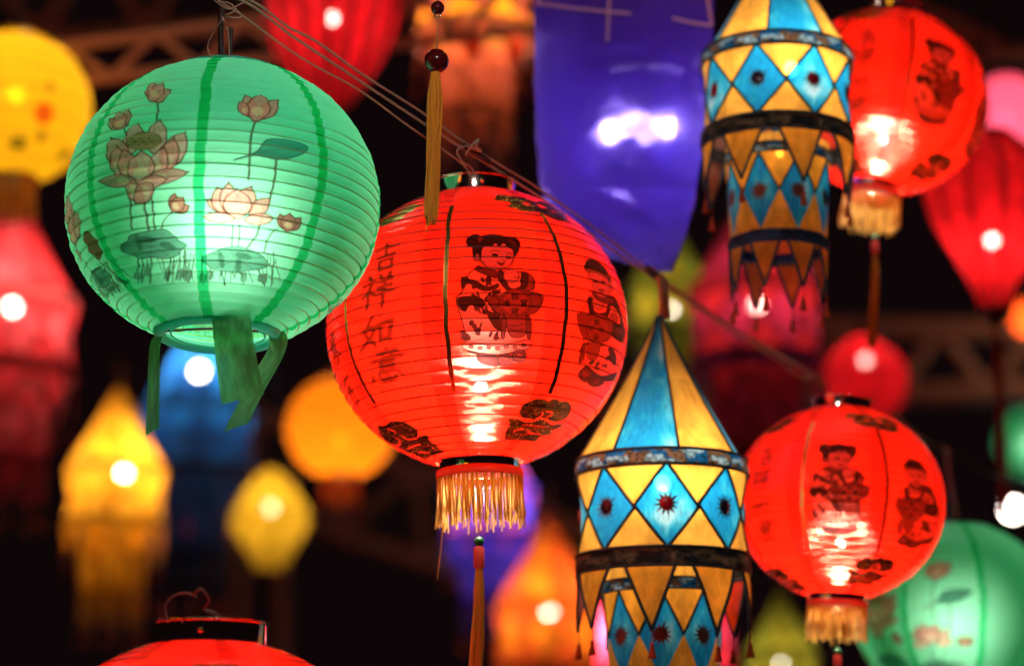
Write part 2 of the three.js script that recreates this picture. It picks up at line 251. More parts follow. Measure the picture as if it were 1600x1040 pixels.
function emblems(p, yaw) {
  p.frame(560, 590, 4.706, yaw);                     // below the right strip
  p.pen([1140, 195, 1175, 145, 1270, 105, 1350, 125, 1380, 110, 1440, 130, 1490, 140, 1505, 200, 1465, 255, 1400, 280, 1350, 265, 1290, 245, 1240, 250, 1165, 240, 1140, 215], FOIL);
  p.pen([1062, 245, 1120, 245, 1180, 275, 1240, 250, 1330, 260, 1360, 300, 1440, 295, 1440, 315, 1370, 345, 1360, 370, 1290, 380, 1250, 420, 1150, 405, 1030, 402, 1040, 350, 1055, 310, 1070, 300], { ...FOIL, sharp: 1 });
  p.pen([1150, 255, 1220, 270, 1290, 235, 1300, 205], { ...HOLE, w: 4.5 }); p.pen([1330, 200, 1370, 210, 1330, 260, 1370, 290, 1420, 285], { ...HOLE, w: 4.5 }); p.pen([1160, 293, 1240, 305, 1320, 318], { ...HOLE, w: 4.5 });
  p.pen([1095, 350, 1110, 330, 1170, 325], { ...HOLE, w: 4, sharp: 1 }); p.pen([1150, 370, 1210, 360, 1280, 365], { ...HOLE, w: 4 }); p.pen([1190, 345, 1230, 350], { ...HOLE, w: 3 });
  p.frame(560, 590, 4.706, yaw);                     // below the left strip
  p.pen([132, 290, 190, 285, 245, 250, 330, 262, 400, 300, 428, 350, 405, 395, 360, 410, 300, 440, 230, 430, 170, 400, 142, 350], FOIL);
  p.pen([260, 455, 330, 420, 410, 400, 430, 370, 490, 355, 515, 405, 560, 440, 612, 490, 540, 510, 480, 545, 420, 520, 330, 485], { ...FOIL, sharp: 1 });
  p.pen([205, 310, 250, 325, 262, 340], { ...HOLE, w: 4.5 }); p.pen([300, 355, 350, 390, 415, 385], { ...HOLE, w: 4.5 }); p.pen([245, 375, 290, 395, 285, 430, 250, 440], { ...HOLE, w: 4.5 }); p.pen([345, 465, 440, 425], { ...HOLE, w: 4.5 }); p.pen([470, 450, 520, 440, 545, 470], { ...HOLE, w: 4 }); p.pen([420, 490, 490, 490, 500, 505], { ...HOLE, w: 4 });
  // top emblems: foil clouds over both strips
  for (const th of [STR[2], STR[0]]) {
    p.yaw = 0;
    const blob = (du, dv, ru, rv, o) => { const P = []; for (let i = 0; i < 14; i++) { const a = i / 14 * 2 * PI, k = 1 + 0.16 * Math.sin(5 * a + du); P.push(p.ang(th + yaw + R(du + ru * k * Math.cos(a)), R(dv + rv * k * Math.sin(a)))); } for (const dx of [0, -p.w, p.w]) for (const [c, col] of [[p.x, o.f], [p.y, o.q]]) { p.path(c, P, true, true, dx); c.fillStyle = col; c.fill(); } };
    blob(-10, 50, 13, 4, FOIL); blob(13, 48, 13, 4.6, FOIL); blob(1, 45, 13, 4.6, FOIL); blob(11, 41.5, 9, 3.4, FOIL); blob(-9, 44, 8, 3, FOIL);
    blob(5, 47.5, 3, 2, { f: '#f2301f', q: 'rgb(255,80,0)' }); blob(-5, 47, 2.4, 1.2, { f: '#f2301f', q: 'rgb(255,80,0)' }); blob(12, 44.5, 2.2, 1, { f: '#f2301f', q: 'rgb(255,80,0)' });
  }
}
for (const yaw of [0, PI]) {
  brushChars(red, [['ji', 588, 368, 0.45, -0.03], ['xiang', 572, 417, 0.51, -0.06], ['ru', 572, 480, 0.48, -0.05], ['yi', 582, 530, 0.52, -0.02]], yaw);
  brushChars(red, [['yi', 700, 470, 0.5, 0], ['ji', 700, 540, 0.5, 0], ['xiang', 704, 404, 0.5, 0]], yaw + R(-68));
  girl(red, yaw); boy(red, yaw); emblems(red, yaw);
}
{ // the foil's creases and tarnish
  const r = rng(77), d = red.x.getImageData(0, 0, 2048, 1024), q = red.y.getImageData(0, 0, 2048, 1024);
  for (let y = 0; y < 1024; y++) for (let x = 0; x < 2048; x++) { const i = (y * 2048 + x) * 4; if (q.data[i + 2] > 200) { const n = noise(x / 14, y / 3, 51) + 0.6 * noise(x / 4, y / 4, 52); q.data[i + 1] = 90 + 60 * n; for (let c = 0; c < 3; c++) d.data[i + c] *= 0.82 + 0.18 * n; } else if (q.data[i] < 248) { for (let c = 0; c < 3; c++) d.data[i + c] *= 0.74; q.data[i] *= 0.66; } }
  red.x.putImageData(d, 0, 0); red.y.putImageData(q, 0, 0);
}
const [redMap, redProps] = red.textures();

// ---- green globe: lotus flowers
const GG = { a: 243, b: 224, e: R(14.5), f0: R(-68.5), f1: R(68.5), cx: 345, cy: 320 };
const green = new Print(2048, 1024, GG, '#4cdcae', 'rgb(255,250,0)');
green.fibres(7000, 12, 0.06, '230,255,230', '0,90,40');
const LO = '#4a3020', PET = 'rgba(196,136,130,0.75)', PET2 = 'rgba(172,112,104,0.8)', LQ = 'rgb(170,240,0)';
function petal(p, x0, y0, x1, y1, w, f = PET) {
  const dx = x1 - x0, dy = y1 - y0, l = Math.hypot(dx, dy), nx = -dy / l * w, ny = dx / l * w;
  p.pen([x0, y0, x0 + dx * 0.35 + nx, y0 + dy * 0.35 + ny, x0 + dx * 0.75 + nx * 0.8, y0 + dy * 0.75 + ny * 0.8, x1, y1, x1, y1, x0 + dx * 0.75 - nx * 0.8, y0 + dy * 0.75 - ny * 0.8, x0 + dx * 0.35 - nx, y0 + dy * 0.35 - ny], { f, s: LO, w: 2.6, q: LQ, sq: 'rgb(40,240,0)' });
  p.pen([x0, y0, x0 + dx * 0.5 + nx * 0.3, y0 + dy * 0.5 + ny * 0.3, x0 + dx * 0.85, y0 + dy * 0.85], { s: 'rgba(120,80,60,0.7)', w: 1, open: true, q: LQ });
  p.oval(x0 + dx * 0.36, y0 + dy * 0.36, w * 0.55, l * 0.16, { f: 'rgba(190,205,150,0.55)', q: LQ }, Math.atan2(dy, dx) + PI / 2);
}
function bud(p, x, y, s, tilt, f = PET2) { const c = Math.cos(tilt), d = Math.sin(tilt), L = (u, v) => [x + (u * c - v * d) * s, y + (u * d + v * c) * s]; petal(p, ...L(-4, 12), ...L(-16, -12), 8 * s, f); petal(p, ...L(4, 12), ...L(18, -12), 8 * s, f); petal(p, ...L(0, 15), ...L(0, -16), 12 * s, f); }
const stem = (p, pts, w = 3) => p.pen(pts, { s: '#2f5a3c', w: w * 1.3, open: true, q: 'rgb(90,240,0)' });
function leaf(p, x, y, w, h, r) {
  const e = []; for (let i = 0; i < 16; i++) { const a = i / 16 * 2 * PI, k = 1 + 0.14 * (r() - 0.5) * 2 + 0.1 * Math.sin(3 * a); e.push(x + w * k * Math.cos(a), y + h * k * Math.sin(a)); }
  p.pen(e, { f: '#2aa07c', s: '#144a34', w: 2.2, q: 'rgb(130,240,0)', sq: 'rgb(60,240,0)' });
  for (let i = 0; i < 9; i++) { const a = i / 9 * 2 * PI + 0.3; p.pen([x, y + h * 0.1, x + w * 0.5 * Math.cos(a), y + h * 0.45 * Math.sin(a), x + w * 0.92 * Math.cos(a), y + h * 0.9 * Math.sin(a)], { s: '#1f6a4a', w: 1.2, open: true, q: 'rgb(70,240,0)' }); }
  for (let i = 0; i < 3; i++) { const a = r() * 6; p.oval(x + w * 0.5 * Math.cos(a), y + h * 0.4 * Math.sin(a), w * 0.26, h * 0.25, { f: 'rgba(24,120,86,0.7)', q: 'rgb(70,240,0)' }, r() * 2); }
}
function reeds(p, x, y, w, n, r) { for (let i = 0; i < n; i++) { const u = x + (r() - 0.5) * 2 * w, h = 18 + r() * 26, b = (r() - 0.5) * 26; p.pen([u, y - h * 0.6, u + b * 0.3, y - h * 0.1, u + b, y + h * 0.55], { s: '#20583c', w: 1.6 + r() * 1.6, open: true, q: 'rgb(90,240,0)' }); if (i % 3 === 0) p.oval(u + b, y + h * 0.3, 3 + r() * 4, 4 + r() * 5, { s: '#2f6f50', w: 1.2, f: 'rgba(60,150,110,0.5)', q: 'rgb(120,240,0)' }, r()); } }
function lotusA(p, yaw) {
  p.frame(0, 0, 1, yaw); const r = rng(5);
  reeds(p, 272, 425, 62, 22, r);
  stem(p, [236, 300, 237, 340, 238, 372], 3.4); stem(p, [255, 322, 262, 355, 268, 405], 4); stem(p, [268, 320, 272, 345, 274, 380], 3); stem(p, [302, 345, 288, 360, 282, 375], 2.4);
  leaf(p, 268, 394, 48, 20, r);
  stem(p, [270, 185, 272, 205, 268, 228], 3.4); stem(p, [220, 220, 226, 235, 228, 250], 3);
  bud(p, 264, 167, 1.05, 0.5); bud(p, 211, 210, 1.0, -0.35); bud(p, 308, 337, 0.82, 0.7, '#7d5a46');
  petal(p, 235, 262, 242, 216, 15); petal(p, 270, 262, 276, 212, 15); petal(p, 228, 285, 200, 236, 17, PET2); petal(p, 285, 285, 316, 232, 17); petal(p, 290, 290, 300, 240, 13, PET2); petal(p, 218, 295, 212, 250, 12);
  p.oval(254, 243, 27, 14, { f: '#6f7a4a', s: LO, w: 1.8, q: 'rgb(110,240,0)' }); for (let i = 0; i < 9; i++) p.oval(236 + i * 4.4, 240 + (i % 3) * 4, 1.8, 1.4, { f: '#4a4a28', q: 'rgb(70,240,0)' });
  petal(p, 236, 298, 224, 256, 14, PET); petal(p, 272, 298, 286, 254, 13, PET); petal(p, 252, 306, 252, 258, 20, PET);
  petal(p, 245, 302, 186, 300, 9, PET2); petal(p, 258, 302, 322, 290, 10, PET2); petal(p, 246, 308, 292, 300, 9, PET);
  petal(p, 232, 306, 256, 332, 11, PET); petal(p, 270, 306, 244, 334, 13, PET2);
}
function lotusB(p, yaw) {
  p.frame(0, 0, 1, yaw); const r = rng(6);
  reeds(p, 392, 428, 62, 24, r);
  stem(p, [416, 210, 411, 240, 410, 300], 3.4); stem(p, [448, 268, 446, 300, 436, 340], 3.6); stem(p, [388, 365, 386, 385, 384, 405], 2.6); stem(p, [397, 365, 396, 385, 392, 405], 2.6); stem(p, [430, 350, 420, 380, 402, 402], 3.4); stem(p, [452, 368, 438, 380, 430, 405], 2.6);
  leaf(p, 392, 415, 46, 17, r);
  p.pen([388, 272, 420, 258, 434, 240, 464, 238, 490, 247, 480, 260, 450, 268, 420, 264], { f: '#1f9f7c', s: '#1a5a40', w: 2.2, q: 'rgb(90,240,0)' }); p.pen([400, 268, 440, 255, 482, 250], { s: '#1f7a58', w: 1.4, open: true });
  bud(p, 418, 192, 1.35, 0.1); petal(p, 404, 205, 391, 182, 7, PET2);
  bud(p, 466, 360, 0.86, 0.15, '#6b4d3c');
  petal(p, 380, 345, 350, 330, 8, PET2); petal(p, 376, 350, 366, 312, 13, PET2); petal(p, 398, 350, 414, 310, 14, PET2); petal(p, 382, 350, 382, 305, 12, PET); petal(p, 412, 352, 440, 326, 10, PET2); petal(p, 395, 356, 394, 314, 19, PET); petal(p, 390, 356, 346, 354, 7, PET); petal(p, 404, 358, 446, 354, 8, PET);
}
function lotusC(p, yaw) {                             // drawn a quarter turn forward, then turned to its gore
  p.frame(0, 0, 1, yaw); const r = rng(7);
  reeds(p, 352, 420, 60, 26, r);
  stem(p, [330, 345, 334, 375, 348, 420], 2.6); stem(p, [388, 390, 384, 410, 380, 430], 2.6); leaf(p, 352, 412, 34, 14, r);
  petal(p, 330, 335, 306, 292, 15, PET2); petal(p, 340, 335, 366, 296, 15, PET2); petal(p, 335, 340, 322, 270, 15, PET); petal(p, 342, 342, 346, 276, 15, PET); petal(p, 345, 345, 386, 318, 12, PET2); petal(p, 335, 350, 318, 322, 13, PET); petal(p, 334, 355, 336, 310, 16, PET); petal(p, 330, 358, 320, 376, 7, PET2);
  petal(p, 332, 230, 326, 200, 8, PET2);
  p.pen([374, 352, 390, 348, 404, 362, 404, 384, 388, 392, 376, 380], { f: '#6f6a40', s: LO, w: 1.8, q: 'rgb(90,240,0)' });
}
for (const yaw of [0, PI]) { lotusA(green, yaw); lotusB(green, yaw); lotusC(green, yaw - R(67)); }
const [greenMap, greenProps] = green.textures();

// ---- yellow globe: a few small flowers
const YG = { a: 100, b: 95, e: R(14), f0: R(-70), f1: R(70), cx: 0, cy: 0 };
const yellow = new Print(512, 256, YG, '#f7c21a', 'rgb(255,240,0)');
for (let k = 0; k < 6; k++) { yellow.frame(0, 0, 1, k * PI / 3 + 0.62); yellow.oval(0, 6, 13, 14, { f: '#e2600a', q: 'rgb(220,240,0)' }); yellow.oval(4, -26, 7, 7, { f: '#b08a10', q: 'rgb(160,240,0)' }); yellow.oval(-22, 46, 12, 8, { f: '#7a6a14', q: 'rgb(110,240,0)' }); yellow.oval(4, 34, 6, 9, { f: '#a37a10', q: 'rgb(140,240,0)' }); }
const [yellowMap, yellowProps] = yellow.textures();

// ---------------------------------------------------------------- round lanterns of ribs and paper or satin
function globe({ a, b, f0, f1, N, amp, seed = 1, wr }) {
  const y0 = -b * Math.sin(f0);
  const point = (th, ph, off = 0) => {
    const t = (ph - f0) / (f1 - f0) * N, i = Math.min(N - 1, Math.floor(t)), u = t - i;
    const k = amp * Math.pow(Math.sin(PI * u), 0.8) * (1 + 0.3 * noise(th * 7, i * 3.1, seed)) + (wr ?? 0.0004) * noise(th * 24, t * 2.3, seed + 1) * Math.sin(PI * u) + 0.002 * noise(th * 1.3, ph * 2, seed + 2) + off;
    const r = a * Math.cos(ph) + k * Math.cos(ph), y = b * Math.sin(ph) + k * Math.sin(ph);
    return V(r * Math.sin(th), y + y0, r * Math.cos(th));
  };
  return { a, b, f0, f1, N, y0, top: y0 + b * Math.sin(f1), point };
}
function shellGeo(G, seg = 160, sub = 5, off = 0) {
  const rows = G.N * sub, pos = [], uv = [], idx = [];
  for (let i = 0; i <= rows; i++) for (let j = 0; j <= seg; j++) {
    const ph = G.f0 + (G.f1 - G.f0) * i / rows, th = (j % seg / seg - 0.5) * 2 * PI, p = G.point(th, ph, off);
    pos.push(p.x, p.y, p.z); uv.push(j / seg, i / rows);
  }
  for (let i = 0; i < rows; i++) for (let j = 0; j < seg; j++) { const k = i * (seg + 1) + j; idx.push(k, k + 1, k + seg + 2, k, k + seg + 2, k + seg + 1); }
  const g = new THREE.BufferGeometry(); g.setAttribute('position', new THREE.Float32BufferAttribute(pos, 3)); g.setAttribute('uv', new THREE.Float32BufferAttribute(uv, 2)); g.setIndex(idx); g.computeVertexNormals();
  const n = g.attributes.normal;                     // close the seam at the back
  for (let i = 0; i <= rows; i++) { const k = i * (seg + 1), l = k + seg, v = V(n.getX(k) + n.getX(l), n.getY(k) + n.getY(l), n.getZ(k) + n.getZ(l)).normalize(); n.setXYZ(k, v.x, v.y, v.z); n.setXYZ(l, v.x, v.y, v.z); }
  return g;
}
function stripGeo(G, th, w, fa, fb, off, wob = 0) {
  const n = Math.ceil((fb - fa) / (G.f1 - G.f0) * G.N * 3), pos = [], uv = [], idx = [];
  for (let i = 0; i <= n; i++) { const ph = fa + (fb - fa) * i / n, h = w / 2 / (G.a * Math.cos(ph)), t = th + wob * noise(ph * 9, th, 3) / G.a; for (let j = 0; j <= 2; j++) { const p = G.point(t + (j - 1) * h * (1 + 0.12 * noise(ph * 30, j + th, 6)), ph, off); pos.push(p.x, p.y, p.z); uv.push(j * w, i / n * G.b * 2.2); } }
  for (let i = 0; i < n; i++) for (let j = 0; j < 2; j++) { const k = i * 3 + j; idx.push(k, k + 1, k + 4, k, k + 4, k + 3); }
  const g = new THREE.BufferGeometry(); g.setAttribute('position', new THREE.Float32BufferAttribute(pos, 3)); g.setAttribute('uv', new THREE.Float32BufferAttribute(uv, 2)); g.setIndex(idx); g.computeVertexNormals(); return g;
}
function ribs(G, parent, mat, t, seg = 96) {
  for (let i = 1; i < G.N; i++) { const ph = G.f0 + (G.f1 - G.f0) * i / G.N, r = G.a * Math.cos(ph) + 0.0003, m = part('rib', ring(r, t, 0, seg, 4), mat, parent); m.position.y = G.b * Math.sin(ph) + G.y0; m.rotation.z = 0.004 * noise(i * 2.7, 1, 4); m.rotation.x = 0.004 * noise(i * 2.7, 9, 4); }
}
function fringeGeo(r, n, len, seed, w = 0.0011) {
  const k = rng(seed), out = [];
  for (let i = 0; i < n; i++) {
    const th = (i + (k() - 0.5) * 0.9) / n * 2 * PI, l = len * (0.78 + 0.3 * k()), c = (k() - 0.5) * 0.006, d = (k() - 0.5) * 0.006, cl = Math.sin(i * 0.9) * 0.0015, P = [];
    for (let j = 0; j <= 4; j++) { const u = j / 4; P.push(V((r + d * u * u) * Math.sin(th) + c * u * u + cl * u, -l * u, (r + d * u * u) * Math.cos(th) + c * u)); }
    const g = new THREE.TubeGeometry(new THREE.CatmullRomCurve3(P), 6, w * (0.6 + 0.7 * k()), 4); out.push(g);
  }
  return merge(out);
}
function tasselGeo(len, r0, r1, n, seed, bend = 0) {
  const k = rng(seed), out = [];
  for (let i = 0; i < n; i++) {
    const a = k() * 2 * PI, q = Math.sqrt(k()), l = len * (k() < 0.2 ? 0.8 + 0.25 * k() : 0.9 + 0.1 * k()), s = (k() - 0.5) * 0.9, P = [];
    for (let j = 0; j <= 6; j++) { const u = j / 6, rr = q * (r0 * 0.5 + (r0 * 0.5) * Math.min(1, u * 6) + (r1 - r0) * u); P.push(V(rr * Math.cos(a + s * u) + bend * u * u + 0.0006 * Math.sin(i * 3 + j * 1.7), -l * u, rr * Math.sin(a + s * u) + 0.0006 * Math.cos(i * 2 + j * 1.3))); }
    out.push(new THREE.TubeGeometry(new THREE.CatmullRomCurve3(P), 12, 0.00085, 4));
  }
  return merge(out);
}
function stuff(name, geo, mat, parent) { const m = part(name, geo, mat, parent); m.userData.kind = 'stuff'; return m; }

// ---- red satin globe
const RGl = globe({ a: 0.198, b: 0.185, f0: R(-73.5), f1: R(73.5), N: 30, amp: 0.0010, seed: 2, wr: 0.00012 });
const satin = new THREE.MeshPhysicalMaterial({ color: 0xffffff, map: redMap, transmission: 0.6, transmissionMap: redProps, roughness: 0.5, roughnessMap: redProps, metalness: 1, metalnessMap: redProps, thickness: 0.001, ior: 1.4, specularIntensity: 0.5, bumpMap: weft, bumpScale: 0.0011, transparent: true, opacity: 0.99, side: THREE.DoubleSide });
const lining = sheer([0.9, 0.06, 0.014], { roughness: 0.985, transparent: true, opacity: 0.76 });
const redRib = solid([0.06, 0.004, 0.003], 0.6);
const capGeo = (r, h) => lathe([[r - 0.004, 0], [r + 0.0015, 0], [r + 0.003, 0.0012], [r + 0.0015, 0.0026], [r, 0.003], [r, h - 0.003], [r + 0.0015, h - 0.0025], [r + 0.003, h - 0.0012], [r + 0.0015, h], [r - 0.003, h], [r - 0.004, h - 0.002], [r - 0.004, 0]], 72);
function redLantern(label, pos, I) {
  const t = thing('red_satin_lantern', label, 'lantern', pos, 'red satin lanterns printed with children'), G = RGl;
  part('shade', shellGeo(G), satin, t);
  part('lining', shellGeo(G, 96, 3, -0.0022), lining, t);
  ribs(G, t, redRib, 0.00085);
  STR.forEach((th, i) => part('foil_strip', stripGeo(G, th, 0.0058, R(-38), R(i % 2 ? 43 : 41), 0.0009, 0.0016), goldFoil, t));
  const rc = G.a * Math.cos(G.f1);
  const cap = part('cap', capGeo(rc - 0.001, 0.0245), chrome, t); cap.position.y = G.top - 0.002;
  part('cap_rivet', new THREE.SphereGeometry(0.003, 10, 8), brass, cap).position.set(0.012, 0.012, rc - 0.001);
  const ringB = part('bottom_ring', capGeo(rc - 0.0035, 0.016), chrome, t); ringB.position.y = -0.014;
  part('trim_band', lathe([[rc - 0.001, -0.006], [rc + 0.0005, -0.004], [rc + 0.0005, 0.004], [rc - 0.001, 0.006]], 72), sheer([0.75, 0.08, 0.05], { transmission: 0.3 }), t).position.y = -0.017;
  stuff('fringe', fringeGeo(rc - 0.001, 150, 0.062, 5), gold, t).position.y = -0.021;
  part('lower_hoop', ring(rc - 0.012, 0.0011, -0.03, 64), brass, t);
  part('crossbar', tube([V(-rc, -0.004, 0), V(0, -0.003, 0), V(rc, -0.004, 0)], 0.0012, 6), chrome, t);
  part('cord', tube([V(0, -0.004, 0), V(0.001, -0.05, 0.001), V(-0.003, -0.098, 0)], 0.0007, 8, 5), cordMat, t);
  part('bead', new THREE.SphereGeometry(0.0066, 24, 16), solid([0.01, 0.12, 0.04], 0.15), t).position.set(-0.003, -0.104, 0);
  part('tassel_wrap', lathe([[0.004, 0], [0.0072, -0.002], [0.0074, -0.026], [0.006, -0.029]], 24), solid([0.5, 0.03, 0.02], 0.6), t).position.set(-0.0035, -0.11, 0);
  stuff('tassel', tasselGeo(0.19, 0.0066, 0.0092, 70, 31, -0.014), orangeThread, t).position.set(-0.0035, -0.134, 0);
  part('lamp_cord', tube([V(0, G.top + 0.02, 0), V(0.003, G.y0 + 0.06, 0), V(0, G.y0 - 0.05, 0)], 0.0025, 12, 6), black, t);
  part('lamp_socket', lathe([[0.001, 0.022], [0.006, 0.022], [0.0075, 0.016], [0.0075, 0]], 24), black, t).position.y = G.y0 - 0.069;
  glow(t, 0.004, G.y0 - 0.078, 0, I, 0.009);
  return t;
}
const redSeat = (x, y, d, s) => at(x, y, d).add(V(0, -RGl.y0 * s, 0));
const redMain = redLantern('large red satin lantern in sharp focus at centre, girl and gold characters printed on it', redSeat(750, 514, 3.12, 1), 0.32);
redMain.rotation.z = R(1.4);
function redCopy(label, x, y, d, scale, turn, lean, dim = 1) {
  const h = RGl.y0 * scale, c = copyOf(redMain, label, at(x, y, d).add(V(Math.sin(lean) * h, -Math.cos(lean) * h, 0)), scale, turn);
  c.rotation.order = 'ZYX'; c.rotation.z = lean;
  const q = new THREE.Quaternion().setFromEuler(new THREE.Euler(0, -turn, 0)).multiply(new THREE.Quaternion().setFromEuler(new THREE.Euler(0, 0, -lean))).multiply(new THREE.Quaternion().setFromEuler(new THREE.Euler(0, turn, 0)));
  for (const k of c.children) if (['cord', 'bead', 'tassel_wrap', 'tassel'].includes(k.name)) { k.position.applyQuaternion(q); k.quaternion.premultiply(q); }   /* these hang straight down */
  c.traverse((o) => { if (o.isLight) o.intensity *= dim; }); return c;
}
redCopy('red satin lantern right of the blue and yellow cone, printed girl and boy', 1312, 785, 3.45, 0.767, R(-17), R(-3));
redCopy('red satin lantern at the top right, partly hidden by the upper patchwork lantern', 1386, 160, 3.72, 0.79, R(14), R(-10));
redCopy('red satin lantern of which only the chrome cap and top show at the lower edge', 318, 1300, 2.72, 1.2, R(-14), 0);
redCopy('added red satin lantern out of view at the left, for the sharp chrome cap to mirror', -560, 330, 3.5, 1, R(40), 0).position.copy(at(750, 290, 3.12)).add(V(-1.4, 0.12, 0.85));  // added out of view so the chrome cap has red to reflect

// ---- green paper globe
const GGl = globe({ a: 0.2036, b: 0.188, f0: R(-68.5), f1: R(68.5), N: 30, amp: 0.003, seed: 8 });
const paperGreen = new THREE.MeshPhysicalMaterial({ color: 0xffffff, map: greenMap, transmission: 0.3, transmissionMap: greenProps, roughness: 1, roughnessMap: greenProps, thickness: 0.001, ior: 1.5, specularIntensity: 0.5, side: THREE.DoubleSide });
const greenRib = sheer([0.42, 0.5, 0.2], { transmission: 0.75 }), teal = sheer([0.03, 0.55, 0.47], { transmission: 0.6, roughness: 0.7, specularIntensity: 0.6 }), greenFilm = sheer([0.10, 0.74, 0.4], { roughness: 0.25, specularIntensity: 0 });
const ribbonMat = sheer([0.07, 0.58, 0.22], { transmission: 0.68, roughness: 0.85, map: dyeA });
function ribbon(pts, w, dir, tw) {
  const c = new THREE.CatmullRomCurve3(pts), n = 20, pos = [], idx = [], uv = [];
  for (let i = 0; i <= n; i++) { const u = i / n, p = c.getPoint(u), a = dir + tw * u, k = w * (1 + 0.25 * u) / 2; for (const s of [-1, 0, 1]) { pos.push(p.x + s * k * Math.cos(a), p.y + (i === n ? s * 0.004 : 0) + 0.002 * s * Math.sin(u * 9), p.z + s * k * Math.sin(a) + (s ? 0 : 0.0025)); uv.push(s * 0.5 + 0.5, u); } }
  for (let i = 0; i < n; i++) for (let j = 0; j < 2; j++) { const k = i * 3 + j; idx.push(k, k + 1, k + 4, k, k + 4, k + 3); }
  const g = new THREE.BufferGeometry(); g.setAttribute('position', new THREE.Float32BufferAttribute(pos, 3)); g.setAttribute('uv', new THREE.Float32BufferAttribute(uv, 2)); g.setIndex(idx); g.computeVertexNormals(); return g;
}
function greenLantern(label, pos, I) {
  const t = thing('green_paper_lantern', label, 'lantern', pos, 'green paper lanterns'), G = GGl, rc = G.a * Math.cos(G.f1);
  part('shade', shellGeo(G), paperGreen, t);
  ribs(G, t, greenRib, 0.0009);
  for (let i = 0; i < 8; i++) part('seam_strip', stripGeo(G, R(-46.5 + 45 * i), 0.0135, G.f0, G.f1, 0.0008, 0.002), greenFilm, t);
  part('bottom_ring', ring(rc, 0.0084, 0, 72, 14), teal, t); part('top_ring', ring(rc, 0.0052, G.top, 72, 12), teal, t);
  part('inner_hoop', ring(rc - 0.014, 0.0016, -0.002, 64), teal, t);
  part('crossbar', tube([V(-rc, -0.001, 0.01), V(0, 0.003, 0.012), V(rc, -0.001, 0.01)], 0.0018, 10), black, t);
  part('wire_hook', tube([V(0.002, 0.004, 0.012), V(0.012, -0.008, 0.014), V(0.024, -0.006, 0.012), V(0.03, 0.006, 0.01)], 0.0014, 14), black, t);
  const fr = Math.sqrt(0.5) * rc;
  part('ribbon', ribbon([V(0.026, 0.006, rc - 0.006), V(0.027, -0.004, rc + 0.008), V(0.034, -0.05, rc + 0.01), V(0.045, -0.108, rc + 0.006)], 0.046, 0.05, 0.25), ribbonMat, t);
  part('ribbon', ribbon([V(-rc + 0.004, 0.004, 0.008), V(-rc - 0.004, -0.012, 0.006), V(-rc - 0.004, -0.07, 0.008), V(-rc - 0.002, -0.134, 0.01)], 0.015, 0.5, -0.2), ribbonMat, t);
  part('ribbon', ribbon([V(rc - 0.002, 0.004, 0.004), V(rc + 0.005, -0.012, 0.004), V(rc - 0.02, -0.07, 0.008), V(rc - 0.044, -0.13, 0.02)], 0.024, 0.55, -0.4), ribbonMat, t);
  part('lamp_cord', tube([V(0, G.top + 0.075, 0), V(0.001, G.top + 0.01, 0), V(0.004, G.y0 - 0.01, 0)], 0.0028, 12, 6), black, t);
  part('connector', lathe([[0.001, 0], [0.0036, 0], [0.0036, 0.016], [0.001, 0.016]], 16), white, t).position.y = G.top + 0.002;
  part('lamp_socket', lathe([[0.001, 0.03], [0.011, 0.03], [0.013, 0.02], [0.013, 0]], 24), white, t).position.set(0.004, G.y0 - 0.003, 0);
  glow(t, 0.004, G.y0 - 0.028, 0, I, 0.02, 0xffe4c4);
  return t;
}
const greenSeat = (x, y, d, s) => at(x, y, d).add(V(0, -GGl.y0 * s, 0));
const greenMain = greenLantern('large green paper lantern with brown lotus prints and ribbons, left of the sharp red lantern', greenSeat(346, 317, 2.95, 0.9516), 0.078);
greenMain.scale.setScalar(0.9516);
greenMain.rotation.x = R(-2.5); greenMain.rotation.z = R(-0.5);
copyOf(greenMain, 'blurred green paper lantern with a lotus in the lower right corner', greenSeat(1492, 958, 3.95, 0.81), 0.81, R(-38), null).traverse((o) => { if (o.isLight) o.intensity *= 0.95; });
copyOf(greenMain, 'small blurred green lantern cut by the right edge', greenSeat(1618, 690, 8, 0.62), 0.62, R(60), null).traverse((o) => { if (o.isLight) o.intensity *= 0.5; });

// ---- plain round lanterns farther back
const plainRib = solid([0.3, 0.16, 0.03], 0.6);
function roundLantern(name, label, x, y, d, rpx, color, map, I, o = {}) {
  const a = rpx * d / F, G = globe({ a, b: a * (o.tall ?? 0.95), f0: R(-70), f1: R(70), N: 16, amp: a * 0.018, seed: 4 }), rc = a * Math.cos(G.f1);
  const t = thing(name, label, 'lantern', at(x, y, d).add(V(0, -G.y0, 0)));
  part('shade', shellGeo(G, 72, 3), sheer(color, { map, roughness: o.rough ?? 0.985 }), t);
  for (let i = 2; i < G.N; i += 2) { const ph = G.f0 + (G.f1 - G.f0) * i / G.N; part('rib', ring(a * Math.cos(ph) + 0.0004, 0.0012, G.b * Math.sin(ph) + G.y0, 48, 4), plainRib, t); }
  part('cap', capGeo(rc, a * 0.09), o.cap ?? brass, t).position.y = G.top - 0.002; part('bottom_ring', capGeo(rc, a * 0.07), o.cap ?? brass, t).position.y = -a * 0.06;
  if (o.fringe) stuff('fringe', fringeGeo(rc * 0.95, 60, a * 0.5, 8, 0.0022), sheer(o.fringe, { transmission: 0.5 }), t).position.y = -a * 0.05;
  part('cord', tube([V(0, G.top, 0), V(0.004, G.top + a, 0), V(0, G.top + a * 3, 0)], 0.003, 8), black, t);
  glow(t, 0, G.y0 + a * (o.dy ?? -0.1), 0, I, a * 0.11, o.tint ?? 0xffe6c0);
  return t;
}
roundLantern('yellow_paper_lantern', 'yellow paper lantern with small orange flowers at the left edge', 22, 170, 4.9, 119, [1, 1, 1], yellowMap, 0.042, { fringe: [0.85, 0.45, 0.03], dy: 0.2, tall: 1.0 });
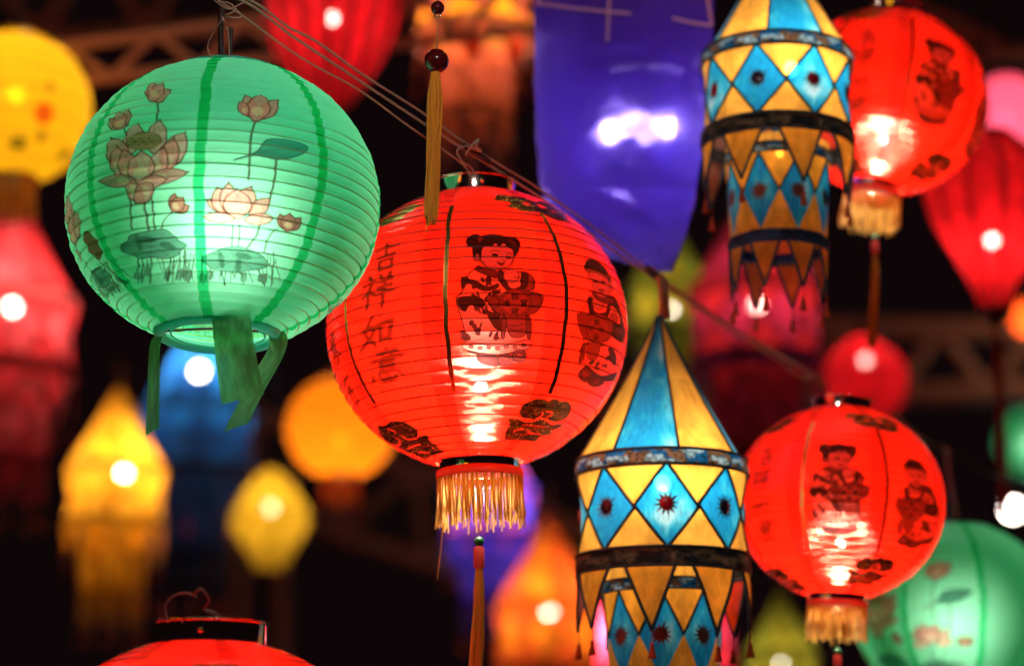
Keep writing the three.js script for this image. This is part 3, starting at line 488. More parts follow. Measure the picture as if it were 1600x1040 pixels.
roundLantern('orange_paper_lantern', 'plain glowing orange round lantern with a short tassel, left of the sharp red lantern', 533, 668, 7.2, 84, [0.95, 0.26, 0.008], null, 0.05, { fringe: [0.75, 0.18, 0.01], dy: -0.25 });
roundLantern('pink_paper_lantern', 'bright pink round lantern peeking out behind the red top right lantern', 1574, 178, 6.6, 62, [0.95, 0.1, 0.27], null, 0.032, { cap: black });
roundLantern('orange_paper_lantern', 'small orange red lantern cut by the right edge below the red teardrop lantern', 1612, 498, 7.5, 30, [0.9, 0.1, 0.015], null, 0.02, {});

roundLantern('orange_paper_lantern', 'added orange round lantern out of view at the left, for chrome caps to mirror', -1500, 200, 2, 300, [0.95, 0.3, 0.01], null, 0.05, {}).position.copy(at(750, 290, 3.12)).add(V(-1.0, 0.14, 1.15));  // unseen lantern, put in for its reflection in the chrome

roundLantern('yellow_paper_lantern', 'added yellow paper lantern out of view above, for the gold foil to mirror', 990, -250, 3.35, 110, [1, 1, 1], yellowMap, 0.03, {}).position.copy(at(830, 330, 3.1)).add(V(0.2, 0.56, -0.26));  // unseen lantern, put in to make the foil emblems shine

// ---- silk lanterns with vertical ribs
function silkLantern(label, x, y, d, prof, n, color, I, o = {}) {
  const s = d / F, r = (u) => { let i = 0; while (i < prof.length - 2 && u > prof[i + 1][0]) i++; const [u0, r0] = prof[i], [u1, r1] = prof[i + 1], k = Math.max(0, Math.min(1, (u - u0) / (u1 - u0))), p = prof[Math.max(0, i - 1)], q = prof[Math.min(prof.length - 1, i + 2)], m0 = (r1 - p[1]) / (u1 - p[0]) * (u1 - u0), m1 = (q[1] - r0) / (q[0] - u0) * (u1 - u0); return s * ((2 * k ** 3 - 3 * k * k + 1) * r0 + (k ** 3 - 2 * k * k + k) * m0 + (-2 * k ** 3 + 3 * k * k) * r1 + (k ** 3 - k * k) * m1); };
  const H = o.h * s, t = thing(o.name ?? 'red_silk_lantern', label, 'lantern', at(x, y, d)), mat = sheer(color, { roughness: o.rough ?? 0.965, map: dyeA, transparent: true, opacity: o.open ?? 0.95 });
  const N = 26, W = 6;
  for (let k = 0; k < n; k++) {                       // each gore of silk is stretched between two ribs
    const pos = [], uv = [], idx = [];
    for (let i = 0; i <= N; i++) for (let j = 0; j <= W; j++) { const u = i / N, v = j / W, th = (k + v) / n * 2 * PI, rr = r(u) * (Math.cos(PI / n) / Math.cos((v - 0.5) * 2 * PI / n) - (o.sag ?? 0.05) * Math.sin(PI * v) * (1 + 0.3 * noise(u * 6, k, 3))); pos.push(rr * Math.sin(th), (1 - u) * H, rr * Math.cos(th)); uv.push(v * 0.3 + k * 0.3, u); }
    for (let i = 0; i < N; i++) for (let j = 0; j < W; j++) { const q = i * (W + 1) + j; idx.push(q, q + W + 1, q + 1, q + 1, q + W + 1, q + W + 2); }
    const g = new THREE.BufferGeometry(); g.setAttribute('position', new THREE.Float32BufferAttribute(pos, 3)); g.setAttribute('uv', new THREE.Float32BufferAttribute(uv, 2)); g.setIndex(idx); g.computeVertexNormals();
    part('silk_gore', g, mat, t);
    const P = []; for (let i = 0; i <= 12; i++) { const u = i / 12, th = k / n * 2 * PI, rr = r(u) + 0.0006; P.push(V(rr * Math.sin(th), (1 - u) * H, rr * Math.cos(th))); }
    part('rib', tube(P, s * (o.rib ?? 2), 24, 5), o.ribMat ?? wood, t);
  }
  const r0 = r(0), r1 = r(1);
  part('cap', lathe([[0.001, s * 9], [r0 * 0.9, s * 9], [r0 * 1.06, s * 6], [r0 * 1.06, -s * 2], [r0 * 0.98, -s * 4]], 40), wood, t).position.y = H;
  part('base_block', lathe([[r1 * 0.98, s * 4], [r1 * 1.08, s * 2], [r1 * 1.08, -s * 7], [r1 * 0.7, -s * 10], [r1 * 0.4, -s * 22], [0.001, -s * 24]], 40), wood, t);
  if (o.tassel) stuff('tassel', tasselGeo(o.tassel * s, r1 * 0.28, r1 * 0.34, 40, 12), sheer([0.5, 0.012, 0.015], { transmission: 0.4 }), t).position.y = -s * 22;
  part('cord', tube([V(0, H + s * 8, 0), V(0.003, H + 0.2, 0), V(0, H + 0.5, 0)], 0.003, 8), black, t);
  glow(t, (o.bx ?? 0) * s, H - (o.bulb ?? o.h * 0.5) * s, (o.bz ?? 0) * s, I, s * (o.br ?? 11), 0xffeadb);
  return t;
}
silkLantern('dark red teardrop silk lantern with vertical ribs at the right edge', 1556, 486, 4.9, [[0, 40], [0.12, 78], [0.26, 104], [0.45, 98], [0.7, 62], [0.9, 32], [1, 24]], 12, [0.8, 0.008, 0.012], 0.04, { h: 282, bulb: 168, rib: 2.6, tassel: 300, sag: 0.09, br: 10 });
silkLantern('red teardrop silk lantern behind the wires at the top, its bulb at the upper edge', 516, 178, 4.8, [[0, 30], [0.15, 75], [0.4, 108], [0.62, 100], [0.82, 66], [1, 22]], 16, [0.8, 0.008, 0.014], 0.03, { h: 330, bulb: 172, rib: 2.6, sag: 0.09, br: 10 });
silkLantern('small red oval silk lantern above the right red lantern', 1352, 668, 6.4, [[0, 14], [0.2, 52], [0.5, 72], [0.8, 54], [1, 16]], 16, [0.8, 0.008, 0.014], 0.026, { h: 146, bulb: 38, bx: 5, rib: 1.2, sag: 0.04, br: 8 });
silkLantern('yellow diamond shaped silk lantern glowing in the lower left', 420, 894, 7.6, [[0, 14], [0.22, 42], [0.5, 62], [0.75, 42], [1, 18]], 12, [0.85, 0.5, 0.02], 0.035, { name: 'yellow_silk_lantern', h: 162, bulb: 60, rib: 1, sag: 0.04, br: 9, ribMat: solid([0.35, 0.18, 0.02], 0.6) });

// ---------------------------------------------------------------- patchwork cloth lanterns
// dims in the units of the near one: cone, rolled band, drum of diamonds, dark band with pennants, second drum, band, pennants
function clothTri(pts, rOf, n = 7) {                   // a patch on the drum: a triangle or diamond in (angle, height), laid on the surface rOf(height)
  const pos = [], uv = [], idx = [];
  const quad = pts.length === 4;
  for (let i = 0; i <= n; i++) for (let j = 0; j <= n; j++) {
    const u = i / n, v = j / n; let a, y;
    if (quad) { a = (1 - u) * ((1 - v) * pts[0][0] + v * pts[1][0]) + u * ((1 - v) * pts[3][0] + v * pts[2][0]); y = (1 - u) * ((1 - v) * pts[0][1] + v * pts[1][1]) + u * ((1 - v) * pts[3][1] + v * pts[2][1]); }
    else { const b = pts[0], c = pts[1], d = pts[2]; a = (1 - u) * b[0] + u * ((1 - v) * c[0] + v * d[0]); y = (1 - u) * b[1] + u * ((1 - v) * c[1] + v * d[1]); }
    const r = rOf(y, a); pos.push(r * Math.sin(a), y, r * Math.cos(a)); uv.push(a * 0.6, y * 4);
  }
  for (let i = 0; i < n; i++) for (let j = 0; j < n; j++) { const k = i * (n + 1) + j; idx.push(k, k + n + 1, k + 1, k + 1, k + n + 1, k + n + 2); }
  const g = new THREE.BufferGeometry(); g.setAttribute('position', new THREE.Float32BufferAttribute(pos, 3)); g.setAttribute('uv', new THREE.Float32BufferAttribute(uv, 2)); g.setIndex(idx); g.computeVertexNormals(); return g;
}
function clothLine(a0, y0, a1, y1, rOf, r, n = 8, out = 0.0006) { const P = []; for (let i = 0; i <= n; i++) { const u = i / n, a = a0 + (a1 - a0) * u, y = y0 + (y1 - y0) * u, q = rOf(y, a) + out; P.push(V(q * Math.sin(a), y, q * Math.cos(a))); } return tube(P, r, n * 2, 5); }
function clothBand(y0, y1, rOf, bulge, seg = 96) {
  const pos = [], uv = [], idx = [], rows = 6;
  for (let i = 0; i <= rows; i++) for (let j = 0; j <= seg; j++) { const u = i / rows, a = (j % seg) / seg * 2 * PI, y = y0 + (y1 - y0) * u, r = rOf(y, a) + bulge * Math.sin(PI * u) * (1 + 0.4 * noise(a * 5, u * 3, 9)) + 0.0004; pos.push(r * Math.sin(a), y + 0.0016 * noise(a * 4, 2, 9), r * Math.cos(a)); uv.push(j / seg * 4, u * 0.3); }
  for (let i = 0; i < rows; i++) for (let j = 0; j < seg; j++) { const k = i * (seg + 1) + j; idx.push(k, k + 1, k + seg + 2, k, k + seg + 2, k + seg + 1); }
  const g = new THREE.BufferGeometry(); g.setAttribute('position', new THREE.Float32BufferAttribute(pos, 3)); g.setAttribute('uv', new THREE.Float32BufferAttribute(uv, 2)); g.setIndex(idx); g.computeVertexNormals(); return g;
}
const starGeo = (() => { const s = new THREE.Shape(), r = rng(3); for (let i = 0; i < 24; i++) { const a = (i + 0.3 * r()) / 24 * 2 * PI, q = i % 2 ? 0.0095 : 0.016 + 0.007 * r(); s[i ? 'lineTo' : 'moveTo'](q * Math.cos(a), q * Math.sin(a)); } s.closePath(); return new THREE.ExtrudeGeometry(s, { depth: 0.0008, bevelEnabled: false }); })();
const mirrorGeo = new THREE.SphereGeometry(0.0095, 18, 8, 0, 2 * PI, 0, PI / 2); mirrorGeo.rotateX(PI / 2); mirrorGeo.scale(1, 1, 0.35);
function clothLantern(name, label, pos, C, I, o = {}) {
  const t = thing(name, label, 'lantern', pos, o.group);
  const n = 8, S = 2 * PI / n, ph = o.turn ?? R(8), hang = o.hang ?? 1, seed = o.seed ?? 1;
  const weave = o.open ? { transparent: true, opacity: o.open } : {};
  const blueMap = C.mottled ? dyeBlue : dyeB, A = sheer(C.a, { map: blueMap, roughness: o.rough ?? 0.9, ...weave }), B = sheer(C.b, { map: dyeA, roughness: o.rough ?? 0.9, ...weave }), D = sheer(C.band, { map: C.mottled ? mottle : dyeB, transmission: 0.6, roughness: 0.95 }), A2 = sheer(C.a, { map: blueMap, roughness: 0.95 }), B2 = sheer(C.b2, { map: dyeA, roughness: 0.95 });
  const pipe = solid(C.pipe, 0.75), piping = (g, p = t) => part('piping', g, pipe, p);
  // heights, from the top of the drum's dark band
  const yA = 0.235 + 0.118, yB = 0.118, Rc = 0.1215, tier = 0.084;
  const cone = (y) => 0.0035 + (Rc - 0.0035) * Math.pow(Math.max(0, (yA - y) / (yA - yB - 0.018)), 1.12);
  const faceted = (a, k) => 1 - k * (1 - Math.abs(Math.cos((a - ph) * n / 2)));
  const drum = (y, a = 0) => (0.1205 - 0.0045 * Math.sin(PI * Math.max(0, Math.min(1, y / yB)))) * faceted(a, 0.012);
  const drum2 = (y, a = 0) => (tier - 0.007 * Math.min(1, Math.max(0, (-0.05 - y) / 0.14))) * faceted(a, 0.02);
  for (let k = 0; k < n; k++) {
    const a0 = ph + k * S, a1 = a0 + S, am = a0 + S / 2, first = k % 2;
    part('cone_gore', clothTri([[a0, yA], [a1, yA], [a1, yB + 0.018], [a0, yB + 0.018]], (y, a) => cone(y) * (1 - 0.05 * Math.sin(PI * Math.max(0, Math.min(1, (a - a0) / S)))), 14), first ? A : B, t);
    piping(clothLine(a0, yA, a0, yB + 0.018, cone, 0.0022, 12));
    // drum: diamond between two triangles
    const d0 = a0 + (o.shift ?? R(14)), dm = d0 + S / 2, d1 = d0 + S, r = noise(k * 3.3, seed, 2) * 0.006, mid = yB * 0.49;
    part('patch', clothTri([[dm, yB], [d0, mid + r], [dm, 0], [d1, mid - r]], drum), A, t);
    part('patch', clothTri([[d0, mid + r], [dm, yB], [dm - S, yB]], drum), B, t); part('patch', clothTri([[d0, mid + r], [dm - S, 0], [dm, 0]], drum), B, t);
    piping(clothLine(dm, yB, d0, mid + r, drum, 0.0024)); piping(clothLine(dm, yB, d1, mid - r, drum, 0.0024)); piping(clothLine(dm, 0, d0, mid + r, drum, 0.0024)); piping(clothLine(dm, 0, d1, mid - r, drum, 0.0024));
    if (o.stars !== false) { const st = part('embroidery', starGeo, solid([0.09, 0.02, 0.012], 0.85), t), rr = drum(mid, dm) + 0.0005; st.position.set(rr * Math.sin(dm), mid + 0.003, rr * Math.cos(dm)); st.rotation.set(0, dm, r * 60, 'YXZ'); part('mirror_disc', mirrorGeo, k % 2 ? solid([0.35, 0.01, 0.02], 0.25) : solid([0.02, 0.01, 0.03], 0.2), st).position.z = 0.0009; }
    // pennants under the dark band
    const p0 = a0 + R(2), pm = p0 + S / 2, len = 0.088 * hang * (1 + 0.12 * noise(k * 5.1, seed, 6)), sw = 0.03 * noise(k * 2.2, seed, 7), pr = (y) => 0.122 + 0.003 * noise(k, y * 20, 5);
    const pen = part('pennant', clothTri([[pm + sw, -0.022 - len], [p0 + S * 0.1, -0.02], [p0 + S * 0.9, -0.02]], pr, 6), B2, t);
    part('hem', merge([clothLine(pm + sw, -0.022 - len, p0 + S * 0.1, -0.018, pr, 0.0026), clothLine(pm + sw, -0.022 - len, p0 + S * 0.9, -0.018, pr, 0.0026)]), pipe, pen);
    const tas = part('tassel', merge([new THREE.SphereGeometry(0.0032, 8, 6), new THREE.CylinderGeometry(0.0025, 0.006, 0.016, 8).translate(0, -0.01, 0), tube([V(0, 0.002, 0), V(0.001, 0.01, 0), V(0, 0.02, 0)], 0.0006, 4, 4)]), sheer([0.4, 0.06, 0.015], { transmission: 0.4 }), pen);
    tas.position.set(0.122 * Math.sin(pm + sw), -0.022 - len - 0.02, 0.122 * Math.cos(pm + sw));
    // second drum
    const y1 = -0.052, y2 = -0.178, m2 = (y1 + y2) / 2, e0 = d0 + (o.shift2 ?? R(-6)), em = e0 + S / 2, e1 = e0 + S;
    part('patch', clothTri([[em, y1], [e0, m2], [em, y2], [e1, m2]], drum2, 5), A2, t);
    part('patch', clothTri([[e0, m2], [em, y1], [em - S, y1]], drum2, 5), B2, t); part('patch', clothTri([[e0, m2], [em - S, y2], [em, y2]], drum2, 5), B2, t);
    piping(clothLine(em, y1, e0, m2, drum2, 0.0019, 6)); piping(clothLine(em, y1, e1, m2, drum2, 0.0019, 6));
    if (o.stars !== false) { const st = part('embroidery', starGeo, solid([0.12, 0.03, 0.015], 0.85), t), rr = drum2(m2, em) + 0.0005; st.scale.setScalar(0.95); st.position.set(rr * Math.sin(em), m2, rr * Math.cos(em)); st.rotation.set(0, em, k, 'YXZ'); }
    part('patch', clothTri([[e0, -0.02], [e1, -0.02], [e1, -0.036], [e0, -0.036]], drum2, 4), B, t);
    const q0 = e0 + R(5), qm = q0 + S / 2, l2 = 0.072 * hang, qr = (y) => 0.078;
    const pe2 = part('pennant', clothTri([[qm, -0.2 - l2], [q0 + S * 0.08, -0.196], [q0 + S * 0.92, -0.196]], qr, 5), B2, t);
    part('hem', merge([clothLine(qm, -0.2 - l2, q0 + S * 0.08, -0.194, qr, 0.0024), clothLine(qm, -0.2 - l2, q0 + S * 0.92, -0.194, qr, 0.0024)]), pipe, pe2);
    const ts2 = part('tassel', tas.geometry, tas.material, pe2); ts2.position.set(0.078 * Math.sin(qm), -0.22 - l2, 0.078 * Math.cos(qm));
  }
  part('rolled_band', clothBand(yB - 0.002, yB + 0.02, (y) => 0.1215 + (yB - y) * 0.1, 0.004), D, t); piping(ring(0.1225, 0.0022, yB + 0.02)); piping(ring(0.1245, 0.0022, yB - 0.003));
  part('dark_band', clothBand(-0.026, 0, (y) => 0.1225, 0.003), sheer(C.dark, { map: C.mottled ? mottleDark : dyeB, transmission: 0.5, roughness: 0.95 }), t); piping(ring(0.1235, 0.0024, 0.001)); piping(ring(0.1235, 0.0022, -0.025));
  part('tier_band', clothBand(-0.052, -0.036, (y) => tier + 0.0015, 0.002), D, t); piping(ring(tier + 0.002, 0.0014, -0.036)); piping(ring(tier + 0.002, 0.0014, -0.052));
  part('lower_band', clothBand(-0.2, -0.178, (y) => 0.0785, 0.003), sheer(C.dark2 ?? C.dark, { map: dyeB, transmission: 0.5, roughness: 0.95 }), t);
  part('hanging_loop', tube([V(0, yA - 0.006, 0), V(0.003, yA + 0.02, 0), V(0, yA + 0.06, 0)], 0.0042, 10, 6), cordMat, t);
  if (o.low) glow(t, 0.004, -0.03, 0, I * o.low, 0.006, o.tint ?? 0xfff1dd, 0.5);  // added second bulb, brightens the lower drum
  glow(t, (o.bx ?? 0), o.by ?? yB * 0.86, (o.bz ?? 0), I, o.br ?? 0.016, o.tint ?? 0xfff1dd, o.boost ?? 1);
  return t;
}
const BY = { a: [1, 1, 1], b: [0.92, 0.42, 0.055], b2: [0.95, 0.36, 0.03], mottled: true, band: [0.75, 0.75, 0.75], dark: [0.2, 0.19, 0.18], dark2: [0.02, 0.05, 0.12], pipe: [0.008, 0.03, 0.05] };
const near = clothLantern('patchwork_cloth_lantern', 'blue and yellow cloth cone lantern with embroidered diamonds, its whole cone in view', at(1036, 872, 3.25), BY, 0.036, { low: 0.26, bx: -0.002, by: 0.1, bz: 0.05, br: 0.012, rough: 0.88, group: 'blue and yellow patchwork lanterns' });
near.scale.setScalar(0.967);
const upper = copyOf(near, 'blue and yellow cloth lantern at the top beside the purple lantern, its cone cut off', at(1215, 212, 3.42), 0.885, R(24));
upper.rotation.z = R(-1);
const mono = (a, b, b2, band, dark, pipe) => ({ a, b, b2, band, dark, pipe });
function farCloth(name, label, x, y, d, rpx, C, I, o = {}) { const s = rpx * d / F / 0.122; const t = clothLantern(name, label, at(x, y, d), C, I * s * s, { stars: false, rough: 0.95, open: 0.93, boost: 1.6, ...o }); t.scale.setScalar(s); return t; }
farCloth('red_cloth_lantern', 'blurred red and pink cloth lantern hanging at the left edge', 14, 575, 6.2, 100, mono([0.8, 0.07, 0.08], [0.72, 0.03, 0.035], [0.6, 0.03, 0.035], [0.7, 0.1, 0.1], [0.3, 0.02, 0.02], [0.25, 0.02, 0.02]), 0.026, { turn: R(30), by: 0.12, br: 0.013 });
farCloth('orange_cloth_lantern', 'blurred orange yellow cloth lantern at the lower left', 178, 815, 7.2, 76, mono([0.9, 0.33, 0.012], [0.92, 0.4, 0.02], [0.85, 0.27, 0.008], [0.8, 0.33, 0.02], [0.6, 0.25, 0.01], [0.5, 0.2, 0.02]), 0.04, { turn: R(12), by: 0.125, bx: 0.02, br: 0.012 });
farCloth('blue_cloth_lantern', 'dark blue cloth lantern hanging behind the green ribbons', 306, 735, 7.8, 88, mono([0.006, 0.05, 0.2], [0.008, 0.09, 0.3], [0.004, 0.035, 0.14], [0.01, 0.07, 0.2], [0.004, 0.01, 0.05], [0.003, 0.008, 0.03]), 0.034, { turn: R(20), by: 0.22, br: 0.012 });
farCloth('red_cloth_lantern', 'blurred red cloth lantern behind the pennants of the upper patchwork lantern', 1182, 565, 6.0, 104, mono([0.5, 0.02, 0.06], [0.75, 0.02, 0.03], [0.4, 0.012, 0.02], [0.5, 0.02, 0.03], [0.08, 0.01, 0.05], [0.1, 0.01, 0.03]), 0.008, { turn: R(-14), by: 0.1, bz: 0.03, br: 0.011 });
farCloth('purple_cloth_lantern', 'blurred violet cloth lantern with a white glow below the fringe of the sharp red lantern', 766, 838, 7.6, 70, mono([0.1, 0.05, 0.5], [0.5, 0.06, 0.25], [0.07, 0.03, 0.36], [0.14, 0.06, 0.5], [0.05, 0.02, 0.3], [0.04, 0.02, 0.2]), 0.08, { turn: R(18), by: 0.13, bx: -0.03, br: 0.02, tint: 0xe8e8ff });
farCloth('orange_cloth_lantern', 'blurred orange red cone lantern beside the lower patchwork lantern', 858, 1040, 7.4, 84, mono([0.9, 0.2, 0.01], [0.85, 0.1, 0.012], [0.7, 0.1, 0.01], [0.8, 0.15, 0.01], [0.4, 0.05, 0.01], [0.4, 0.03, 0.01]), 0.02, { turn: R(5), by: 0.125, br: 0.012 });
farCloth('green_cloth_lantern', 'dim olive yellow cloth lantern between the purple lantern and the blue cone', 1050, 520, 7.2, 66, mono([0.5, 0.36, 0.02], [0.22, 0.24, 0.02], [0.1, 0.12, 0.01], [0.3, 0.25, 0.02], [0.08, 0.08, 0.01], [0.06, 0.06, 0.01]), 0.015, { turn: R(10), by: 0.07, br: 0.008, rough: 0.99 });
farCloth('green_cloth_lantern', 'dim yellow green cloth lantern below the right red lantern', 1222, 1085, 7.0, 58, mono([0.5, 0.42, 0.03], [0.4, 0.38, 0.03], [0.2, 0.2, 0.02], [0.4, 0.35, 0.03], [0.2, 0.18, 0.02], [0.1, 0.1, 0.01]), 0.015, { turn: R(25), by: 0.1, br: 0.008, rough: 0.99 });
farCloth('orange_cloth_lantern', 'orange and pink cloth lantern with hanging points behind the front tassel at the top', 742, 52, 5.6, 92, mono([0.85, 0.14, 0.06], [0.9, 0.27, 0.012], [0.8, 0.13, 0.04], [0.8, 0.28, 0.05], [0.5, 0.12, 0.04], [0.35, 0.08, 0.02]), 0.034, { turn: R(18), by: 0.03, br: 0.012, rough: 0.98 });
farCloth('pink_cloth_lantern', 'crimson pink cloth lantern glowing behind the lower tier of the near patchwork lantern', 1040, 1048, 5.2, 112, mono([0.85, 0.05, 0.14], [0.8, 0.03, 0.06], [0.6, 0.02, 0.05], [0.7, 0.03, 0.08], [0.4, 0.01, 0.04], [0.25, 0.01, 0.02]), 0.04, { turn: R(40), by: 0.06, bx: -0.078, bz: 0.03, br: 0.014 });

// ---------------------------------------------------------------- purple cellophane lantern
{
  const d = 3.64, s = d / F, t = thing('purple_cellophane_lantern', 'tall purple cellophane lantern with a bare lamp showing through, top centre', 'lantern', at(972, 326, d));
  const film = new THREE.MeshPhysicalMaterial({ color: lin([0.11, 0.05, 0.52]), transmission: 0.5, thickness: 0.001, ior: 1.4, roughness: 0.24, specularIntensity: 0.7, bumpMap: weft, bumpScale: 0.0011, side: THREE.DoubleSide });
  // corners of horizontal sections: [height px, x left, x right, half depth]
  const sec = [[380, -140, 142, 130], [250, -138, 138, 132], [120, -136, 128, 132], [0, -124, 108, 120], [-45, -70, 98, 80], [-100, 62, 78, 6]];
  const cs = (q, i) => { const [h, l, r, z] = q; return [[l, z], [r, z * 0.9], [r * 0.92, -z], [l * 0.92, -z]].map(([x, w]) => V(x * s, h * s, w * s))[i % 4]; };
  for (let f = 0; f < 4; f++) {
    const pos = [], uv = [], idx = [], M = 18, W = 32, n = sec.length - 1;
    for (let i = 0; i <= n * M; i++) for (let j = 0; j <= W; j++) {
      const k = Math.min(n - 1, Math.floor(i / M)), u = i / M - k, v = j / W, a = cs(sec[k], f).lerp(cs(sec[k], f + 1), v), b = cs(sec[k + 1], f).lerp(cs(sec[k + 1], f + 1), v), p = a.lerp(b, u);
      const c = 0.010 * Math.sin(PI * v) * noise(v * 4 + f * 7, i / 9, 13) + 0.003 * Math.sin(PI * v) * noise(v * 11, i / 3, 14), nr = [V(0, 0, 1), V(1, 0, 0), V(0, 0, -1), V(-1, 0, 0)][f]; p.addScaledVector(nr, c);
      pos.push(p.x, p.y, p.z); const dx = p.x / s - 28, dy = p.y / s + 190; uv.push(Math.hypot(dx, dy) * s * 0.6, Math.atan2(dx, dy) * 0.64);
    }
    for (let i = 0; i < n * M; i++) for (let j = 0; j < W; j++) { const k = i * (W + 1) + j; idx.push(k, k + W + 1, k + 1, k + 1, k + W + 1, k + W + 2); }
    const g = new THREE.BufferGeometry(); g.setAttribute('position', new THREE.Float32BufferAttribute(pos, 3)); g.setAttribute('uv', new THREE.Float32BufferAttribute(uv, 2)); g.setIndex(idx); g.computeVertexNormals();
    part('cellophane_side', g, film, t);
  }
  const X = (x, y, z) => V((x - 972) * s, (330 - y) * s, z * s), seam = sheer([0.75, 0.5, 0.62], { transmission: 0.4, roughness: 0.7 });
  for (const [p, q] of [[[838, 42], [982, 58]], [[1046, 66], [1106, 77]], [[952, -30], [946, 102]], [[968, 28], [1002, 12]], [[1100, 30], [1106, 76]], [[842, 0], [840, 45]]]) part('crease_highlight', tube([X(...p, 136), X((p[0] + q[0]) / 2, (p[1] + q[1]) / 2 + 2, 137), X(...q, 134)], 0.0022, 8, 5), seam, t);  // pale strips along the creases: their highlights are put into the colour
  part('lamp_rose', lathe([[0.001, 0.004], [0.012, 0.004], [0.021, 0], [0.021, -0.004], [0.013, -0.006]], 32), white, t).position.copy(X(1008, 106, 10));
  part('lamp_rod', lathe([[0.002, 0], [0.004, -0.01], [0.002, -0.016], [0.005, -0.026], [0.002, -0.034], [0.006, -0.044], [0.003, -0.05]], 16), chrome, t).position.copy(X(1008, 110, 10));
  part('glass_cup', lathe([[0.001, -0.012], [0.014, -0.01], [0.02, 0.006], [0.018, 0.018]], 24), sheer([0.8, 0.8, 0.9], { roughness: 0.2, specularIntensity: 1 }), t).position.copy(X(972, 275, 55));
  const b = X(1004, 184, -50); glow(t, b.x, b.y, b.z, 0.08, 0.010, 0xf0f0ff);
}

// ---------------------------------------------------------------- tassel in front, wires, knots
{
  const d = 2.86, s = d / F, t = thing('hanging_tassel', 'orange thread tassel under a glossy dark red bead, hanging in front of the red lantern', 'tassel', at(676, 352, d));
  const Y = (y) => (352 - y) * s / Math.cos(R(13));
  part('bead', new THREE.SphereGeometry(19.5 * s, 32, 24), darkRed, t).position.set(0.003, Y(88), 0);
  part('upper_bead', new THREE.SphereGeometry(11 * s, 24, 16), darkRed, t).position.set(0.004, Y(1), 0);
  part('wire_eye', new THREE.TorusGeometry(0.0035, 0.001, 6, 16), chrome, t).position.set(0.004, Y(13), 0);
  part('cord', tube([V(0.004, Y(-60), 0), V(0.0045, Y(20), 0), V(0.003, Y(75), 0)], 0.0012, 12, 6), cordMat, t);
  stuff('strands', tasselGeo(Y(108), 0.0095, 0.0082, 120, 9, -0.004), orangeThread, t).position.set(0.002, Y(107), 0);
}
function cable(label, list, r, mat = wireMat, name = 'cable') { const m = new THREE.Mesh(tube(list.map((p) => at(...p)), r, list.length * 14, 7), mat); m.name = numbered(name); m.userData = { label, category: 'cable' }; m.castShadow = m.receiveShadow = true; scene.add(m); return m; }
cable('uppermost of the three pale wires running down from the top left past the front tassel', [[330, -25, 2.9], [400, 5, 2.92], [450, 42, 2.95], [490, 62, 2.97], [560, 112, 3.0], [660, 176, 3.05], [740, 232, 3.1], [850, 300, 3.18], [960, 380, 3.3], [1030, 436, 3.38]], 0.0016);
cable('middle one of the three pale wires running down from the top left', [[320, -20, 2.88], [385, 4, 2.9], [455, 55, 2.94], [560, 125, 3.0], [664, 194, 3.05], [745, 246, 3.1], [850, 312, 3.18], [960, 392, 3.3], [1030, 440, 3.38]], 0.0017);
cable('lowest and thinnest of the three wires, ending behind the front tassel', [[340, 0, 2.88], [375, 22, 2.9], [470, 90, 2.95], [560, 140, 3.0], [640, 198, 3.05], [690, 232, 3.08], [728, 262, 3.1], [738, 285, 3.1]], 0.0012);
cable('wire pair going on from the blue cone to the cap of the right red lantern', [[1024, 430, 3.38], [1080, 468, 3.45], [1150, 515, 3.58], [1220, 556, 3.7], [1268, 585, 3.78], [1290, 610, 3.8]], 0.0026);
cable('thin second wire beside the pair that leads to the right red lantern', [[1030, 440, 3.4], [1090, 482, 3.48], [1160, 530, 3.6], [1230, 572, 3.74], [1262, 600, 3.78]], 0.0016);
cable('dim wire at the right leading down to the edge above the green lantern', [[1390, 640, 4.2], [1450, 690, 4.2], [1490, 705, 4.25], [1540, 735, 4.4], [1640, 775, 4.8]], 0.0024);
cable('short wire from which the blurred green lotus lantern hangs', [[1478, 700, 4.2], [1486, 750, 4.05], [1496, 806, 3.96]], 0.0028);
cable('black cable holding the large green lantern', [[352, -30, 2.95], [345, 20, 2.95], [344, 55, 2.95], [345, 84, 2.95]], 0.0038, black);
cable('fine loose wire loop left of the black cable over the green lantern', [[348, 28, 2.93], [330, 56, 2.93], [324, 74, 2.93], [330, 92, 2.93], [336, 106, 2.93]], 0.0008);
cable('fine loose wire right of the black cable over the green lantern', [[347, 26, 2.92], [356, 52, 2.92], [358, 84, 2.92], [362, 104, 2.92]], 0.0009);
cable('tangle of pale wire at the top above the green lantern', [[328, -6, 2.9], [345, 8, 2.89], [368, 16, 2.88], [352, 24, 2.88], [376, 26, 2.9], [360, 6, 2.9], [342, 2, 2.9], [356, 14, 2.87], [384, 2, 2.9]], 0.001);
cable('curled wire from the knot down into the chrome cap of the sharp red lantern', [[748, 236, 3.09], [728, 228, 3.08], [714, 236, 3.07], [722, 252, 3.08], [736, 262, 3.1], [742, 278, 3.11], [746, 296, 3.12]], 0.0014);
cable('frayed wire ends sticking up from the wire knot above the sharp red lantern', [[728, 242, 3.08], [738, 226, 3.07], [748, 218, 3.07], [744, 228, 3.07], [752, 236, 3.08]], 0.0016);
cable('dark tape wound round the wires above the sharp red lantern', [[724, 226, 3.085], [738, 236, 3.09], [752, 243, 3.1], [764, 252, 3.105]], 0.0036, black);
cable('dark tape wound round the wires over the tip of the blue cone', [[1012, 418, 3.36], [1024, 428, 3.37], [1040, 442, 3.39]], 0.0055, solid([0.05, 0.03, 0.04], 0.4));
cable('strap from the wires down to the tip of the blue cone', [[1032, 430, 3.38], [1040, 450, 3.37], [1040, 472, 3.36], [1042, 496, 3.36]], 0.0055, solid([0.16, 0.07, 0.03], 0.5));
